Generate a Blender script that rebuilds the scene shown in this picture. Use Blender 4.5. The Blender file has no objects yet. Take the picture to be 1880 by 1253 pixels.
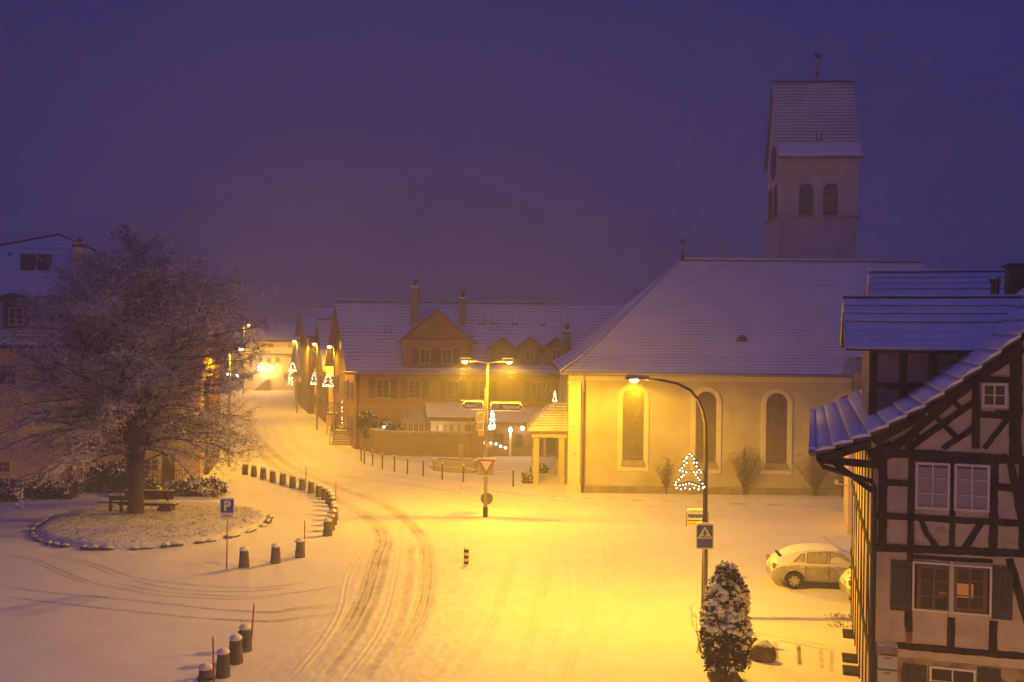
import bpy, math, random
import numpy as np
from mathutils import Vector, Matrix, Euler
random.seed(7); rng=np.random.default_rng(7)
S=bpy.context.scene
# ---------------------------------------------------------------- camera
F=1828.;CX=940.;CY=626.5;TILT=.0125;ROLL=-.0098;H=9.6
cd=bpy.data.cameras.new('camera'); cam=bpy.data.objects.new('camera',cd); S.collection.objects.link(cam)
cd.lens=35;cd.sensor_width=36;cd.clip_end=3000;cam.location=(0,0,H)
cam.rotation_euler=(math.pi/2-TILT,ROLL,0);S.camera=cam
# ---------------------------------------------------------------- sky
W=bpy.data.worlds.new('World');S.world=W;W.use_nodes=True
nt=W.node_tree;nt.nodes.clear()
wo=nt.nodes.new('ShaderNodeOutputWorld');bg=nt.nodes.new('ShaderNodeBackground')
tc=nt.nodes.new('ShaderNodeTexCoord');sp=nt.nodes.new('ShaderNodeSeparateXYZ');cr=nt.nodes.new('ShaderNodeValToRGB')
nt.links.new(tc.outputs['Generated'],sp.inputs[0]);nt.links.new(sp.outputs['Z'],cr.inputs[0])
nt.links.new(cr.outputs[0],bg.inputs[0]);nt.links.new(bg.outputs[0],wo.inputs[0])
SKY_STRENGTH=1.0
bg.inputs[1].default_value=SKY_STRENGTH
e=cr.color_ramp.elements;e[0].position=0;e[0].color=(.062,.037,.070,1);e[1].position=.3;e[1].color=(.008,.014,.120,1)
e=cr.color_ramp.elements.new(.12);e.color=(.027,.020,.080,1)
e=cr.color_ramp.elements.new(1.);e.color=(.048,.048,.310,1)
# ---------------------------------------------------------------- render
S.view_settings.view_transform='Standard';S.view_settings.look='None';S.view_settings.exposure=0;S.view_settings.gamma=1
cy=S.cycles;cy.use_denoising=True;cy.max_bounces=5;cy.diffuse_bounces=3;cy.glossy_bounces=2;cy.transmission_bounces=2
cy.transparent_max_bounces=8;cy.volume_bounces=1;cy.sample_clamp_indirect=3;cy.caustics_reflective=False;cy.caustics_refractive=False
cy.use_adaptive_sampling=True;cy.adaptive_threshold=.02
# ---------------------------------------------------------------- projection helpers (photo pixels -> world)
def _Rx(a):
    c,s=math.cos(a),math.sin(a);return np.array([[1,0,0],[0,c,-s],[0,s,c]])
def _Ry(a):
    c,s=math.cos(a),math.sin(a);return np.array([[c,0,s],[0,1,0],[-s,0,c]])
RC=_Ry(ROLL)@_Rx(math.pi/2-TILT);CP=np.array([0,0,H])
def ray(u,v):
    d=RC@np.array([(u-CX)/F,-(v-CY)/F,-1.]);return d/d[1]
def G(u,v,z=0):
    d=ray(u,v);return CP+d*(z-H)/d[2]
def D(u,v,Y): return CP+ray(u,v)*Y
class Fr:
    def __init__(s,x,y,a=0.):
        s.o=np.array([x,y,0.]);s.a=a;c,n=math.cos(a),math.sin(a);s.ex=np.array([c,n,0]);s.ey=np.array([-n,c,0])
    def at(s,u,v,yl=0.):
        d=ray(u,v);t=(yl-(CP-s.o)@s.ey)/(d@s.ey);p=CP+d*t-s.o;return float(p@s.ex),float(p[2])
    def loc(s,p):
        q=np.array(p)-s.o;return (float(q@s.ex),float(q@s.ey),float(p[2]))
# ---------------------------------------------------------------- object helpers
def link(o): S.collection.objects.link(o)
def thing(name,label,cat,loc=(0,0,0),rz=0,group=None):
    o=bpy.data.objects.new(name,None);link(o);o.location=tuple(loc);o.rotation_euler=(0,0,rz)
    o['label']=label;o['category']=cat
    if group:o['group']=group
    return o
def tag(o,label,cat,group=None):
    o['label']=label;o['category']=cat
    if group:o['group']=group
    return o
class MB:
    def __init__(s): s.v=[];s.f=[];s.n=0
    def add(s,v,f):
        v=[tuple(map(float,p)) for p in v];s.v+=v;s.f+=[tuple(i+s.n for i in q) for q in f];s.n+=len(v);return s
    def box(s,x0,x1,y0,y1,z0,z1):
        x0,x1=sorted((x0,x1));y0,y1=sorted((y0,y1));z0,z1=sorted((z0,z1))
        return s.add([(x0,y0,z0),(x1,y0,z0),(x1,y1,z0),(x0,y1,z0),(x0,y0,z1),(x1,y0,z1),(x1,y1,z1),(x0,y1,z1)],
         [(0,3,2,1),(4,5,6,7),(0,1,5,4),(1,2,6,5),(2,3,7,6),(3,0,4,7)])
    def prism(s,pts,vec):
        n=len(pts);p=[np.array(q,float) for q in pts];vec=np.array(vec,float)
        nn=sum((np.cross(p[i]-p[0],p[(i+1)%n]-p[0]) for i in range(1,n-1)),np.zeros(3))
        if nn@vec>0: p=p[::-1]
        return s.add(p+[q+vec for q in p],[tuple(range(n)),tuple(range(2*n-1,n-1,-1))]+[(i,i+n,(i+1)%n+n,(i+1)%n) for i in range(n)])
    def beam(s,a,b,w,y0,y1):      # timber in the x-z plane from a to b (x,z), width w, between y0 and y1
        a=np.array(a);b=np.array(b);d=b-a;d=d/np.linalg.norm(d);n=np.array([-d[1],d[0]])*w/2
        q=[a+n,b+n,b-n,a-n];return s.prism([(p[0],y0,p[1]) for p in q],(0,y1-y0,0))
    def tube(s,pts,rad,n=8,cap=True):
        pts=[np.array(p,float) for p in pts]
        if not hasattr(rad,'__len__'): rad=[rad]*len(pts)
        vs=[];fs=[];ref=None
        for i,p in enumerate(pts):
            t=pts[min(i+1,len(pts)-1)]-pts[max(i-1,0)];t=t/(np.linalg.norm(t)+1e-9)
            if ref is None: ref=np.array([1,0,0]) if abs(t[0])<.8 else np.array([0,1,0])
            a=np.cross(t,ref);a/=np.linalg.norm(a)+1e-9;b=np.cross(t,a);ref=np.cross(a,t)
            for k in range(n):
                th=2*math.pi*k/n;vs.append(p+rad[i]*(math.cos(th)*a+math.sin(th)*b))
        for i in range(len(pts)-1):
            for k in range(n):
                k2=(k+1)%n;fs.append((i*n+k,i*n+k2,(i+1)*n+k2,(i+1)*n+k))
        if cap: fs.append(tuple(range(n-1,-1,-1)));fs.append(tuple((len(pts)-1)*n+k for k in range(n)))
        return s.add(vs,fs)
    def lathe(s,prof,c=(0,0,0),n=16,sx=1,sy=1):
        vs=[];fs=[]
        for r,z in prof:
            for k in range(n):
                th=2*math.pi*k/n;vs.append((c[0]+r*math.cos(th)*sx,c[1]+r*math.sin(th)*sy,c[2]+z))
        m=len(prof)
        for i in range(m-1):
            for k in range(n):
                k2=(k+1)%n;fs.append((i*n+k,i*n+k2,(i+1)*n+k2,(i+1)*n+k))
        fs.append(tuple(range(n-1,-1,-1)));fs.append(tuple((m-1)*n+k for k in range(n)))
        return s.add(vs,fs)
    def ball(s,c,r,n=8,sz=1,jit=0,sx=1):
        vs=[];fs=[];m=max(4,n//2+1)
        for i in range(m+1):
            ph=math.pi*i/m
            for k in range(n):
                th=2*math.pi*k/n;rr=r*(1+random.uniform(-jit,jit))
                vs.append((c[0]+rr*sx*math.sin(ph)*math.cos(th),c[1]+rr*math.sin(ph)*math.sin(th),c[2]-rr*sz*math.cos(ph)))
        for i in range(m):
            for k in range(n):
                k2=(k+1)%n;fs.append((i*n+k,i*n+k2,(i+1)*n+k2,(i+1)*n+k))
        return s.add(vs,fs)
    def build(s,name,mat,parent=None,smooth=False,auto=None):
        me=bpy.data.meshes.new(name);me.from_pydata(s.v,[],s.f);me.update();me.materials.append(mat)
        if smooth or auto: me.shade_smooth()
        if auto: me.set_sharp_from_angle(angle=math.radians(auto))
        o=bpy.data.objects.new(name,me);link(o)
        if parent: o.parent=parent
        return o
def box(name,mat,parent,*a): return MB().box(*a).build(name,mat,parent)
def struct(o): o['kind']='structure';return o
def copy_tree(o,parent=None):
    c=o.copy();link(c)
    if parent is not None:c.parent=parent
    for ch in list(o.children): copy_tree(ch,c)
    return c
# ---------------------------------------------------------------- materials
MATS={}
def mat(name,col,rough=.8,var=.12,scale=3.,bump=.0,bscale=20.,snow=0.,snowlo=.35,lines=None,metal=0.,emit=None,estr=0,spec=.3,dirt=None,aniso=None):
    """one Principled surface; snow=amount lying on upward faces; lines=(spacing,width,axis) rows of tiles showing through"""
    if name in MATS: return MATS[name]
    m=bpy.data.materials.new(name);MATS[name]=m;m.use_nodes=True;n=m.node_tree;L=n.links.new;N=n.nodes.new
    b=n.nodes['Principled BSDF'];b.inputs['Roughness'].default_value=rough;b.inputs['Metallic'].default_value=metal
    b.inputs['Specular IOR Level'].default_value=spec
    t=N('ShaderNodeTexCoord');mp=N('ShaderNodeMapping');L(t.outputs['Object'],mp.inputs[0])
    if aniso: mp.inputs['Scale'].default_value=aniso
    no=N('ShaderNodeTexNoise');no.inputs['Scale'].default_value=scale;no.inputs['Detail'].default_value=5;L(mp.outputs[0],no.inputs[0])
    mr=N('ShaderNodeMapRange');mr.inputs[1].default_value=.3;mr.inputs[2].default_value=.7;mr.inputs[3].default_value=1-var*1.6;mr.inputs[4].default_value=1+var
    L(no.outputs[0],mr.inputs[0])
    mx=N('ShaderNodeVectorMath');mx.operation='SCALE';mx.inputs[0].default_value=col[:3];L(mr.outputs[0],mx.inputs['Scale']);out=mx.outputs[0]
    if dirt:
        n2=N('ShaderNodeTexNoise');n2.inputs['Scale'].default_value=dirt[1];n2.inputs['Detail'].default_value=7;n2.inputs['Roughness'].default_value=.65;L(t.outputs['Object'],n2.inputs[0])
        r2=N('ShaderNodeMapRange');r2.inputs[1].default_value=dirt[2];r2.inputs[2].default_value=dirt[2]+.12;L(n2.outputs[0],r2.inputs[0])
        dm=N('ShaderNodeMix');dm.data_type='RGBA';dm.inputs[7].default_value=(*dirt[0],1);L(out,dm.inputs[6]);L(r2.outputs[0],dm.inputs[0]);out=dm.outputs[2]
    h=None
    if snow>0:
        ge=N('ShaderNodeNewGeometry');sx=N('ShaderNodeSeparateXYZ');L(ge.outputs['Normal'],sx.inputs[0])
        ns=N('ShaderNodeTexNoise');ns.inputs['Scale'].default_value=scale*4;ns.inputs['Detail'].default_value=4;L(t.outputs['Object'],ns.inputs[0])
        ad=N('ShaderNodeMath');ad.operation='MULTIPLY_ADD';ad.inputs[1].default_value=.5;L(ns.outputs[0],ad.inputs[0]);L(sx.outputs[2],ad.inputs[2])
        rs=N('ShaderNodeMapRange');rs.inputs[1].default_value=snowlo+.2;rs.inputs[2].default_value=snowlo+.35;rs.inputs[4].default_value=snow;L(ad.outputs[0],rs.inputs[0]);mask=rs.outputs[0]
        if lines:
            sp_,wd,ax=lines
            so=N('ShaderNodeSeparateXYZ');L(t.outputs['Object'],so.inputs[0])
            wv=N('ShaderNodeTexNoise');wv.inputs['Scale'].default_value=1.2/sp_;wv.inputs['Detail'].default_value=3;L(t.outputs['Object'],wv.inputs[0])
            aa=N('ShaderNodeMath');aa.operation='MULTIPLY_ADD';aa.inputs[1].default_value=.14*sp_;L(wv.outputs[0],aa.inputs[0]);L(so.outputs[ax],aa.inputs[2])
            md=N('ShaderNodeMath');md.operation='FLOORED_MODULO';md.inputs[1].default_value=sp_;L(aa.outputs[0],md.inputs[0])
            # big patches decide where tile edges show
            w2=N('ShaderNodeTexNoise');w2.inputs['Scale'].default_value=.45;w2.inputs['Detail'].default_value=5;L(t.outputs['Object'],w2.inputs[0])
            wr=N('ShaderNodeMapRange');wr.inputs[1].default_value=.3;wr.inputs[2].default_value=.7;wr.inputs[3].default_value=wd*-.1*sp_;wr.inputs[4].default_value=wd*1.9*sp_;L(w2.outputs[0],wr.inputs[0])
            lt=N('ShaderNodeMath');lt.operation='LESS_THAN';L(md.outputs[0],lt.inputs[0]);L(wr.outputs[0],lt.inputs[1])
            li=N('ShaderNodeMath');li.operation='MULTIPLY_ADD';li.inputs[1].default_value=-.75;li.inputs[2].default_value=1.;L(lt.outputs[0],li.inputs[0])
            mm=N('ShaderNodeMath');mm.operation='MULTIPLY';L(mask,mm.inputs[0]);L(li.outputs[0],mm.inputs[1]);mask=mm.outputs[0]
            h=md.outputs[0]
        sm=N('ShaderNodeMix');sm.data_type='RGBA';sm.inputs[7].default_value=(.78,.79,.82,1);L(out,sm.inputs[6]);L(mask,sm.inputs[0]);out=sm.outputs[2]
    L(out,b.inputs['Base Color'])
    if bump:
        nb=N('ShaderNodeTexNoise');nb.inputs['Scale'].default_value=bscale;nb.inputs['Detail'].default_value=6;L(mp.outputs[0],nb.inputs[0])
        bp=N('ShaderNodeBump');bp.inputs['Strength'].default_value=bump;bp.inputs['Distance'].default_value=.05;L(nb.outputs[0],bp.inputs['Height']);L(bp.outputs[0],b.inputs['Normal'])
    if emit:
        b.inputs['Emission Color'].default_value=(*emit,1);b.inputs['Emission Strength'].default_value=estr;m.cycles.emission_sampling='NONE'
    return m
SNOWC=(.78,.79,.82)
m_snow=mat('snow',SNOWC,.75,.03,2,bump=.25,bscale=6)
m_roofC=mat('church_tiles_under_snow',(.10,.06,.05),.85,.2,2,snow=.96,snowlo=.1,lines=(.17,.10,2),bump=.2)
m_roofT=mat('tower_tiles_under_snow',(.11,.07,.06),.85,.2,2,snow=.8,snowlo=.05,lines=(.26,.36,2),bump=.3)
m_roofI=mat('inn_tiles_under_snow',(.12,.06,.04),.85,.2,2,snow=.95,snowlo=.1,lines=(.27,.12,2),bump=.2)
m_roofL=mat('left_house_tiles_under_snow',(.10,.06,.05),.85,.2,2,snow=.93,snowlo=.1,lines=(.4,.04,2),bump=.2)
m_roofM=mat('mansard_tiles',(.17,.08,.06),.85,.2,3,snow=.75,snowlo=-.25,lines=(.22,.45,2),bump=.3)
m_tile=mat('old_clay_tiles',(.11,.055,.035),.85,.3,5,snow=.0,bump=.3)
m_tilesn=mat('clay_tiles_snowy',(.10,.05,.035),.85,.25,5,snow=.93,snowlo=.25,bump=.25,bscale=8)
m_church=mat('church_render',(.45,.41,.31),.9,.12,.5,bump=.15,bscale=30,dirt=((.35,.31,.22),.35,.54))
m_churchw=mat('church_stone_trim',(.60,.56,.44),.85,.05,2,bump=.1)
m_plinth=mat('church_plinth',(.26,.22,.15),.9,.2,2,bump=.3)
m_tower=mat('tower_render',(.56,.46,.42),.9,.08,.7,bump=.2,bscale=10,dirt=((.46,.38,.36),.3,.58))
m_inn=mat('ochre_orange_render',(.25,.145,.070),.9,.08,1,bump=.1)
m_inntrim=mat('inn_stone_trim',(.30,.19,.11),.85,.1,2)
m_yellow=mat('yellow_render',(.72,.50,.15),.9,.08,1,bump=.1)
m_pale=mat('pale_render',(.55,.50,.42),.9,.06,1,bump=.1)
m_pink=mat('pale_pink_render',(.66,.50,.42),.9,.08,1,bump=.1)
m_brownwall=mat('brown_shingle_wall',(.20,.12,.07),.9,.25,3,bump=.3,aniso=(1,1,4))
m_wood=mat('dark_timber',(.030,.017,.012),.85,.45,3,bump=.5,bscale=14,aniso=(3,3,1))
m_woodb=mat('brown_wood',(.10,.05,.025),.8,.3,4,bump=.3,snow=.9,snowlo=.55)
m_plaster=mat('rough_infill_plaster',(.50,.40,.37),.92,.16,1.6,bump=.8,bscale=5,dirt=((.30,.20,.15),1.7,.60))
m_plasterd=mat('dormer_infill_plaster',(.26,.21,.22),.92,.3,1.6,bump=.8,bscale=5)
m_shutter=mat('dark_shutter_paint',(.045,.04,.035),.6,.2,6)
m_shutterI=mat('inn_shutter_paint',(.10,.055,.035),.6,.2,6)
m_frame=mat('white_window_paint',(.46,.42,.42),.5,.05,5)
m_frameb=mat('brown_window_paint',(.13,.085,.06),.6,.1,5)
m_glass=mat('dark_window_glass',(.03,.026,.03),.3,.2,2,spec=.25)
m_leaded=mat('church_leaded_glass',(.12,.09,.07),.35,.3,2.5,spec=.5)
m_blind=mat('pale_roller_blind',(.30,.25,.31),.7,.05,3,spec=.6)
m_curt=mat('curtain_lit',(.3,.12,.04),.9,.3,9,emit=(1,.36,.06),estr=.22,aniso=(3,3,.3))
m_metal=mat('grey_galvanised_metal',(.30,.29,.27),.45,.1,8,metal=.6)
m_pole=mat('painted_pole_metal',(.33,.31,.27),.5,.1,8,metal=.3)
m_polesnow=mat('pole_metal_snowy',(.30,.28,.25),.5,.1,8,snow=.9,snowlo=.5)
m_dark=mat('dark_metal',(.03,.026,.024),.5,.2,6)
m_conc=mat('bollard_granite',(.13,.11,.10),.9,.3,9,bump=.5,bscale=30,dirt=((.3,.28,.27),14,.62))
m_stone=mat('garden_wall_stone',(.30,.25,.19),.9,.15,2,bump=.4,bscale=8,snow=.9,snowlo=.6)
m_rock=mat('dark_rock',(.10,.075,.055),.9,.35,3,bump=.8,bscale=7,snow=.9,snowlo=.52)
m_grate=mat('cellar_grate_iron',(.035,.028,.022),.8,.3,10,bump=.4)
m_blue=mat('road_sign_blue',(.035,.06,.42),.4,.03,5)
m_white=mat('sign_white',(.75,.75,.72),.4,.02,5)
m_red=mat('sign_red',(.38,.05,.02),.4,.05,5)
m_black=mat('sign_black',(.012,.012,.012),.5,.05,5)
m_ysign=mat('sign_yellow',(.75,.55,.04),.4,.03,5)
m_orange=mat('snow_stake_orange',(.45,.11,.02),.6,.2,6)
m_bark=mat('tree_bark_snowy',(.055,.036,.022),.95,.4,3,bump=.9,bscale=9,snow=.8,snowlo=.62)
m_twig=mat('twigs_snowy',(.13,.09,.07),.95,.35,2,snow=.9,snowlo=-.05)
m_leaf=mat('frosted_leaves',(.17,.12,.09),.9,.35,1.3,snow=.85,snowlo=-.05)
m_conif=mat('evergreen_leaves',(.030,.034,.016),.85,.4,3)
m_conif2=mat('evergreen_leaves_snowy',(.05,.045,.028),.85,.4,3,snow=.95,snowlo=.15)
m_rust=mat('rusty_wall',(.10,.03,.02),.9,.3,3)
m_carp=mat('silver_car_paint',(.36,.35,.34),.42,.06,3,metal=.25,snow=.9,snowlo=.2,spec=.5,dirt=((.62,.62,.64),3.2,.57))
m_cars=mat('frosted_car_paint',(.40,.39,.37),.5,.06,6,dirt=((.7,.7,.72),5,.62))
m_tyre=mat('tyre_rubber',(.02,.02,.02),.9,.1,6)
m_rim=mat('alloy_rim',(.45,.45,.44),.35,.05,5,metal=.5)
m_carg=mat('frosted_car_glass',(.36,.35,.33),.5,.15,8,dirt=((.12,.11,.11),9,.56))
m_lampg=mat('sodium_lamp_lens',(1,.7,.3),.5,0,1,emit=(1,.62,.16),estr=34)
m_bulb=mat('warm_white_bulb',(1,.9,.7),.5,0,1,emit=(1,.86,.60),estr=7)
m_bulbw=mat('white_lantern',(1,.95,.9),.5,0,1,emit=(1,.93,.8),estr=16)
m_bulby=mat('yellow_lantern',(1,.8,.3),.5,0,1,emit=(1,.62,.12),estr=22)
m_garl=mat('fir_garland',(.035,.05,.02),.9,.4,9,bump=.6)
m_glassroof=mat('glazed_roof_snow_film',(.30,.30,.40),.35,.1,2)
m_bronze=mat('gilt_ball',(.5,.3,.08),.35,.1,3,metal=.8)
m_gold=m_bronze
# ---------------------------------------------------------------- sodium street light source
def sodium(parent,loc,power,col=(1,.485,.008),k=1.05,mx=5.,rad=.09,name='lamp_light',c0=.09,c1=.40,leak=.026):
    l=bpy.data.lights.new(name,'POINT');l.energy=power;l.color=(1,1,1);l.shadow_soft_size=rad
    l.use_nodes=True;n=l.node_tree;N=n.nodes.new;L=n.links.new
    em=n.nodes['Emission'];em.inputs[0].default_value=(*col,1)
    t=N('ShaderNodeTexCoord');sx=N('ShaderNodeSeparateXYZ');L(t.outputs['Normal'],sx.inputs[0])
    c=N('ShaderNodeMath');c.operation='MULTIPLY';c.inputs[1].default_value=-1;L(sx.outputs[2],c.inputs[0])   # cos of angle from straight down
    cm=N('ShaderNodeMath');cm.operation='MAXIMUM';cm.inputs[1].default_value=.12;L(c.outputs[0],cm.inputs[0])
    pw=N('ShaderNodeMath');pw.operation='POWER';pw.inputs[1].default_value=-k;L(cm.outputs[0],pw.inputs[0])
    mi=N('ShaderNodeMath');mi.operation='MINIMUM';mi.inputs[1].default_value=mx;L(pw.outputs[0],mi.inputs[0])
    mr=N('ShaderNodeMapRange');mr.interpolation_type='SMOOTHSTEP';mr.inputs[1].default_value=c0;mr.inputs[2].default_value=c1;mr.inputs[3].default_value=leak;L(c.outputs[0],mr.inputs[0])
    mu=N('ShaderNodeMath');mu.operation='MULTIPLY';L(mi.outputs[0],mu.inputs[0]);L(mr.outputs[0],mu.inputs[1])
    L(mu.outputs[0],em.inputs[1])
    o=bpy.data.objects.new(name,l);link(o);o.location=loc;o.parent=parent;return o
def glow(parent,loc,power,col=(1,.8,.5),name='lantern_light',rad=.06):
    l=bpy.data.lights.new(name,'POINT');l.energy=power;l.color=col;l.shadow_soft_size=rad
    o=bpy.data.objects.new(name,l);link(o);o.location=loc;o.parent=parent;return o
def text(body,size,mat_,parent,loc,rot=(math.pi/2,0,0),name='lettering',sx=1.,bold=.0,align='CENTER'):
    c=bpy.data.curves.new(name,'FONT');c.body=body;c.size=size;c.align_x=align;c.align_y='CENTER';c.extrude=.002;c.offset=bold
    t=bpy.data.objects.new(name+'_tmp',c);link(t)
    bpy.context.view_layer.update()
    me=bpy.data.meshes.new_from_object(t.evaluated_get(bpy.context.evaluated_depsgraph_get()))
    bpy.data.objects.remove(t);me.materials.clear();me.materials.append(mat_)
    o=bpy.data.objects.new(name,me);link(o);o.parent=parent;o.location=loc;o.rotation_euler=rot;o.scale=(sx,1,1);return o
#@@LAND
# ================================================================ LAND
def seg_dist(X,Y,pl):
    """distance to a polyline and position along it (0..1)"""
    best=np.full(X.shape,1e9);al=np.zeros(X.shape);Ls=[np.hypot(*(pl[i+1]-pl[i])) for i in range(len(pl)-1)];T=sum(Ls);acc=0
    for i in range(len(pl)-1):
        a,b=pl[i],pl[i+1];d=b-a;l2=d@d
        t=np.clip(((X-a[0])*d[0]+(Y-a[1])*d[1])/l2,0,1);dd=np.hypot(X-a[0]-t*d[0],Y-a[1]-t*d[1])
        m=dd<best;best[m]=dd[m];al[m]=((acc+t*Ls[i])/T)[m];acc+=Ls[i]
    return best,al
def smooth_pl(px,n=6):
    p=np.array([G(u,v)[:2] for u,v in px]);out=[]
    for i in range(len(p)-1):
        p0=p[max(i-1,0)];p1=p[i];p2=p[i+1];p3=p[min(i+2,len(p)-1)]
        for k in range(n):
            t=k/n;out.append(.5*((2*p1)+(-p0+p2)*t+(2*p0-5*p1+4*p2-p3)*t*t+(-p0+3*p1-3*p2+p3)*t**3))
    out.append(p[-1]);return np.array(out)
# (pixel path, width m, worn and shadow tone, ridge height m, depth m)
TR=[([(430,745),(455,790),(485,840),(530,872),(590,905),(650,935),(690,965),(703,995),(692,1024),(673,1091),(639,1158),(601,1206),(560,1262)],.58,.75,.025,.03),
 ([(720,985),(709,1024),(692,1091),(660,1158),(625,1206),(583,1262)],.22,.40,.015,.02),
 ([(440,750),(470,800),(505,836),(545,862),(620,895),(700,925),(755,965),(779,1002),(784,1044),(779,1101),(755,1158),(716,1216),(680,1262)],.52,.75,.025,.03),
 ([(754,996),(749,1058),(740,1115),(722,1168),(690,1216),(650,1262)],.26,.34,.015,.02),
 ([(668,1005),(639,1058),(625,1120),(591,1182),(529,1253)],.10,.10,.05,.01),
 ([(735,1000),(722,1080),(700,1150),(665,1205),(622,1258)],.08,.15,.04,.01),
 ([(950,1015),(922,1091),(898,1154),(859,1211),(822,1262)],.40,.34,.03,.02),
 ([(1013,1029),(989,1115),(970,1187),(938,1260)],.40,.30,.025,.02),
 ([(1089,1082),(1084,1139),(1060,1187),(1036,1258)],.40,.26,.03,.02),
 ([(1040,1010),(1050,1090),(1030,1160),(1000,1250)],.18,.10,.02,.015),
  ([(450,745),(462,760),(475,809),(499,838),(544,857),(623,873),(720,886),(850,905),(1000,925)],.55,.42,.03,.02),
 ([(480,750),(492,768),(504,797),(520,826),(560,858),(640,890),(720,930),(778,984)],.50,.32,.03,.02),
 ([(505,752),(528,780),(547,819),(575,841),(639,860),(720,873),(850,893),(1050,922),(1300,935),(1560,945)],.5,.34,.02,.02),
 ([(470,748),(482,790),(492,826),(530,862),(610,905),(670,945),(706,977)],.50,.26,.03,.02),
 ([(711,986),(754,962),(816,940),(880,932),(1000,934),(1200,944),(1560,956)],.16,.22,.02,.015),
 ([(690,975),(740,950),(800,930),(870,921),(1000,926),(1200,936),(1560,949)],.14,.18,.02,.015),
 ([(1000,940),(1080,960),(1110,1000),(1115,1070),(1100,1150)],.2,.10,.02,.015),
 ([(860,950),(930,953),(1040,958)],.2,.45,.01,.01),  # not a track: the central lamp pole's cast shadow, drawn into the ground tone
 ([(320,1072),(401,1079),(486,1079),(566,1069)],.06,.5,.015,.03),([(230,1063),(300,1080),(366,1086),(449,1087),(539,1079)],.06,.5,.015,.03),
 ([(200,1070),(300,1088),(406,1095),(486,1095),(592,1082),(633,1073)],.06,.5,.015,.03),([(220,1082),(300,1095),(433,1101),(526,1094)],.06,.5,.015,.03),
 ([(0,1077),(97,1090),(179,1097),(300,1110),(406,1121),(499,1126),(552,1119),(643,1116)],.07,.6,.015,.035),
 ([(357,1118),(430,1122),(499,1124),(552,1116),(640,1112)],.05,.5,.01,.03),
 ([(0,1096),(179,1117),(300,1130),(406,1139),(499,1143),(552,1137),(632,1131)],.07,.6,.015,.035),
 ([(357,1136),(430,1139),(499,1141),(552,1134),(630,1127)],.05,.5,.01,.03),
 ([(0,1020),(61,1028),(123,1054),(186,1076),(260,1088)],.06,.5,.015,.03),([(0,1024),(50,1030),(110,1056),(165,1075)],.05,.4,.015,.03),
 ([(77,1016),(153,1031),(230,1057),(273,1066),(360,1078)],.06,.45,.015,.03),([(77,1022),(150,1036),(220,1062)],.05,.4,.015,.03),
 ([(795,892),(900,903),(1060,915),(1300,924),(1560,932)],.07,.7,.02,.0),
 ([(1090,915),(1300,921),(1560,927)],.05,.2,.02,.0),
 ([(1370,1160),(1440,1172),(1530,1188)],.10,.3,.0,.02),([(1424,1178),(1427,1216)],.07,.8,0,.01),([(1466,1184),(1469,1224)],.07,.9,0,.01),([(1507,1192),(1510,1230)],.06,.5,0,.01),([(1528,1192),(1527,1236)],.06,.6,0,.01),([(1425,1176),(1530,1196)],.05,.6,0,.01)]
NU,NV=860,470
us=np.linspace(-.60,.56,NU);w=np.linspace(1/22.,1/150.,NV);Yg=1/w
XX=us[None,:]*Yg[:,None];YY=np.repeat(Yg[:,None],NU,1)
def vnoise(X,Y,s,seed):
    """cheap smooth value noise"""
    r=np.random.default_rng(seed);T=r.random((256,256));x=X/s;y=Y/s;xi=np.floor(x).astype(int);yi=np.floor(y).astype(int);fx=x-xi;fy=y-yi
    fx=fx*fx*(3-2*fx);fy=fy*fy*(3-2*fy);g=lambda a,b:T[a%256,b%256]
    return (g(xi,yi)*(1-fx)+g(xi+1,yi)*fx)*(1-fy)+(g(xi,yi+1)*(1-fx)+g(xi+1,yi+1)*fx)*fy
Z=.007*vnoise(XX,YY,.8,1)+.022*vnoise(XX,YY,3.,2)+.004*vnoise(XX,YY,.3,3)
wear_shadow=np.zeros_like(Z)
nz=vnoise(XX,YY,.25,5);nz2=vnoise(XX,YY,1.3,6)
for px,wd,we,ri,de in TR:
    pl=smooth_pl(px);m=(XX>pl[:,0].min()-2)&(XX<pl[:,0].max()+2)&(YY>pl[:,1].min()-2)&(YY<pl[:,1].max()+2)
    d,al=seg_dist(XX[m],YY[m],pl);fade=np.clip(al/.08,0,1)*np.clip((1-al)/.08,0,1)
    wd=max(wd,.10);core=np.exp(-(d/(wd*.62))**4)*fade*(.66+.34*np.cos(2*math.pi*d/(wd*.30)+2*nz2[m]) if wd>.3 else 1);rg=np.exp(-((d-wd*.9)/(wd*.35))**2)*fade
    tread=.95+.7*(nz[m]-.5)
    wear_shadow[m]=np.maximum(wear_shadow[m],core*we*tread*(.6+.7*nz2[m]));Z[m]+=.45*rg*ri*(.6+.6*nz2[m])-core*de*.5
# lightly driven road surface: faint long streaks
road=smooth_pl([(470,745),(500,800),(560,850),(700,900),(770,960),(760,1080),(700,1180),(620,1262)])
d,al=seg_dist(XX,YY,road);rd=np.exp(-(d/3.2)**4)
road2=smooth_pl([(1560,945),(1200,938),(950,925),(700,890),(560,852)]);d2,a2=seg_dist(XX,YY,road2)
st=vnoise(d*1.0,al*60,.16,9);st2=vnoise(d2,a2*60,.14,10)
road3=smooth_pl([(1080,960),(1060,1060),(1030,1150),(980,1262)]);d3,a3=seg_dist(XX,YY,road3);st3=vnoise(d3,a3*50,.2,12)
wear_shadow=np.maximum(wear_shadow,0.20*rd*st);wear_shadow=np.maximum(wear_shadow,0.24*np.exp(-(d2/2.6)**4)*st2);wear_shadow=np.maximum(wear_shadow,0.15*np.exp(-(d3/3.5)**4)*st3)
Z+=-.02*rd*st-.02*np.exp(-(d2/2.6)**4)*st2-.015*np.exp(-(d3/3.5)**4)*st3
isl=np.array([-17.15,47.8]);Rx_,Ry_=5.35,5.5
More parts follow.
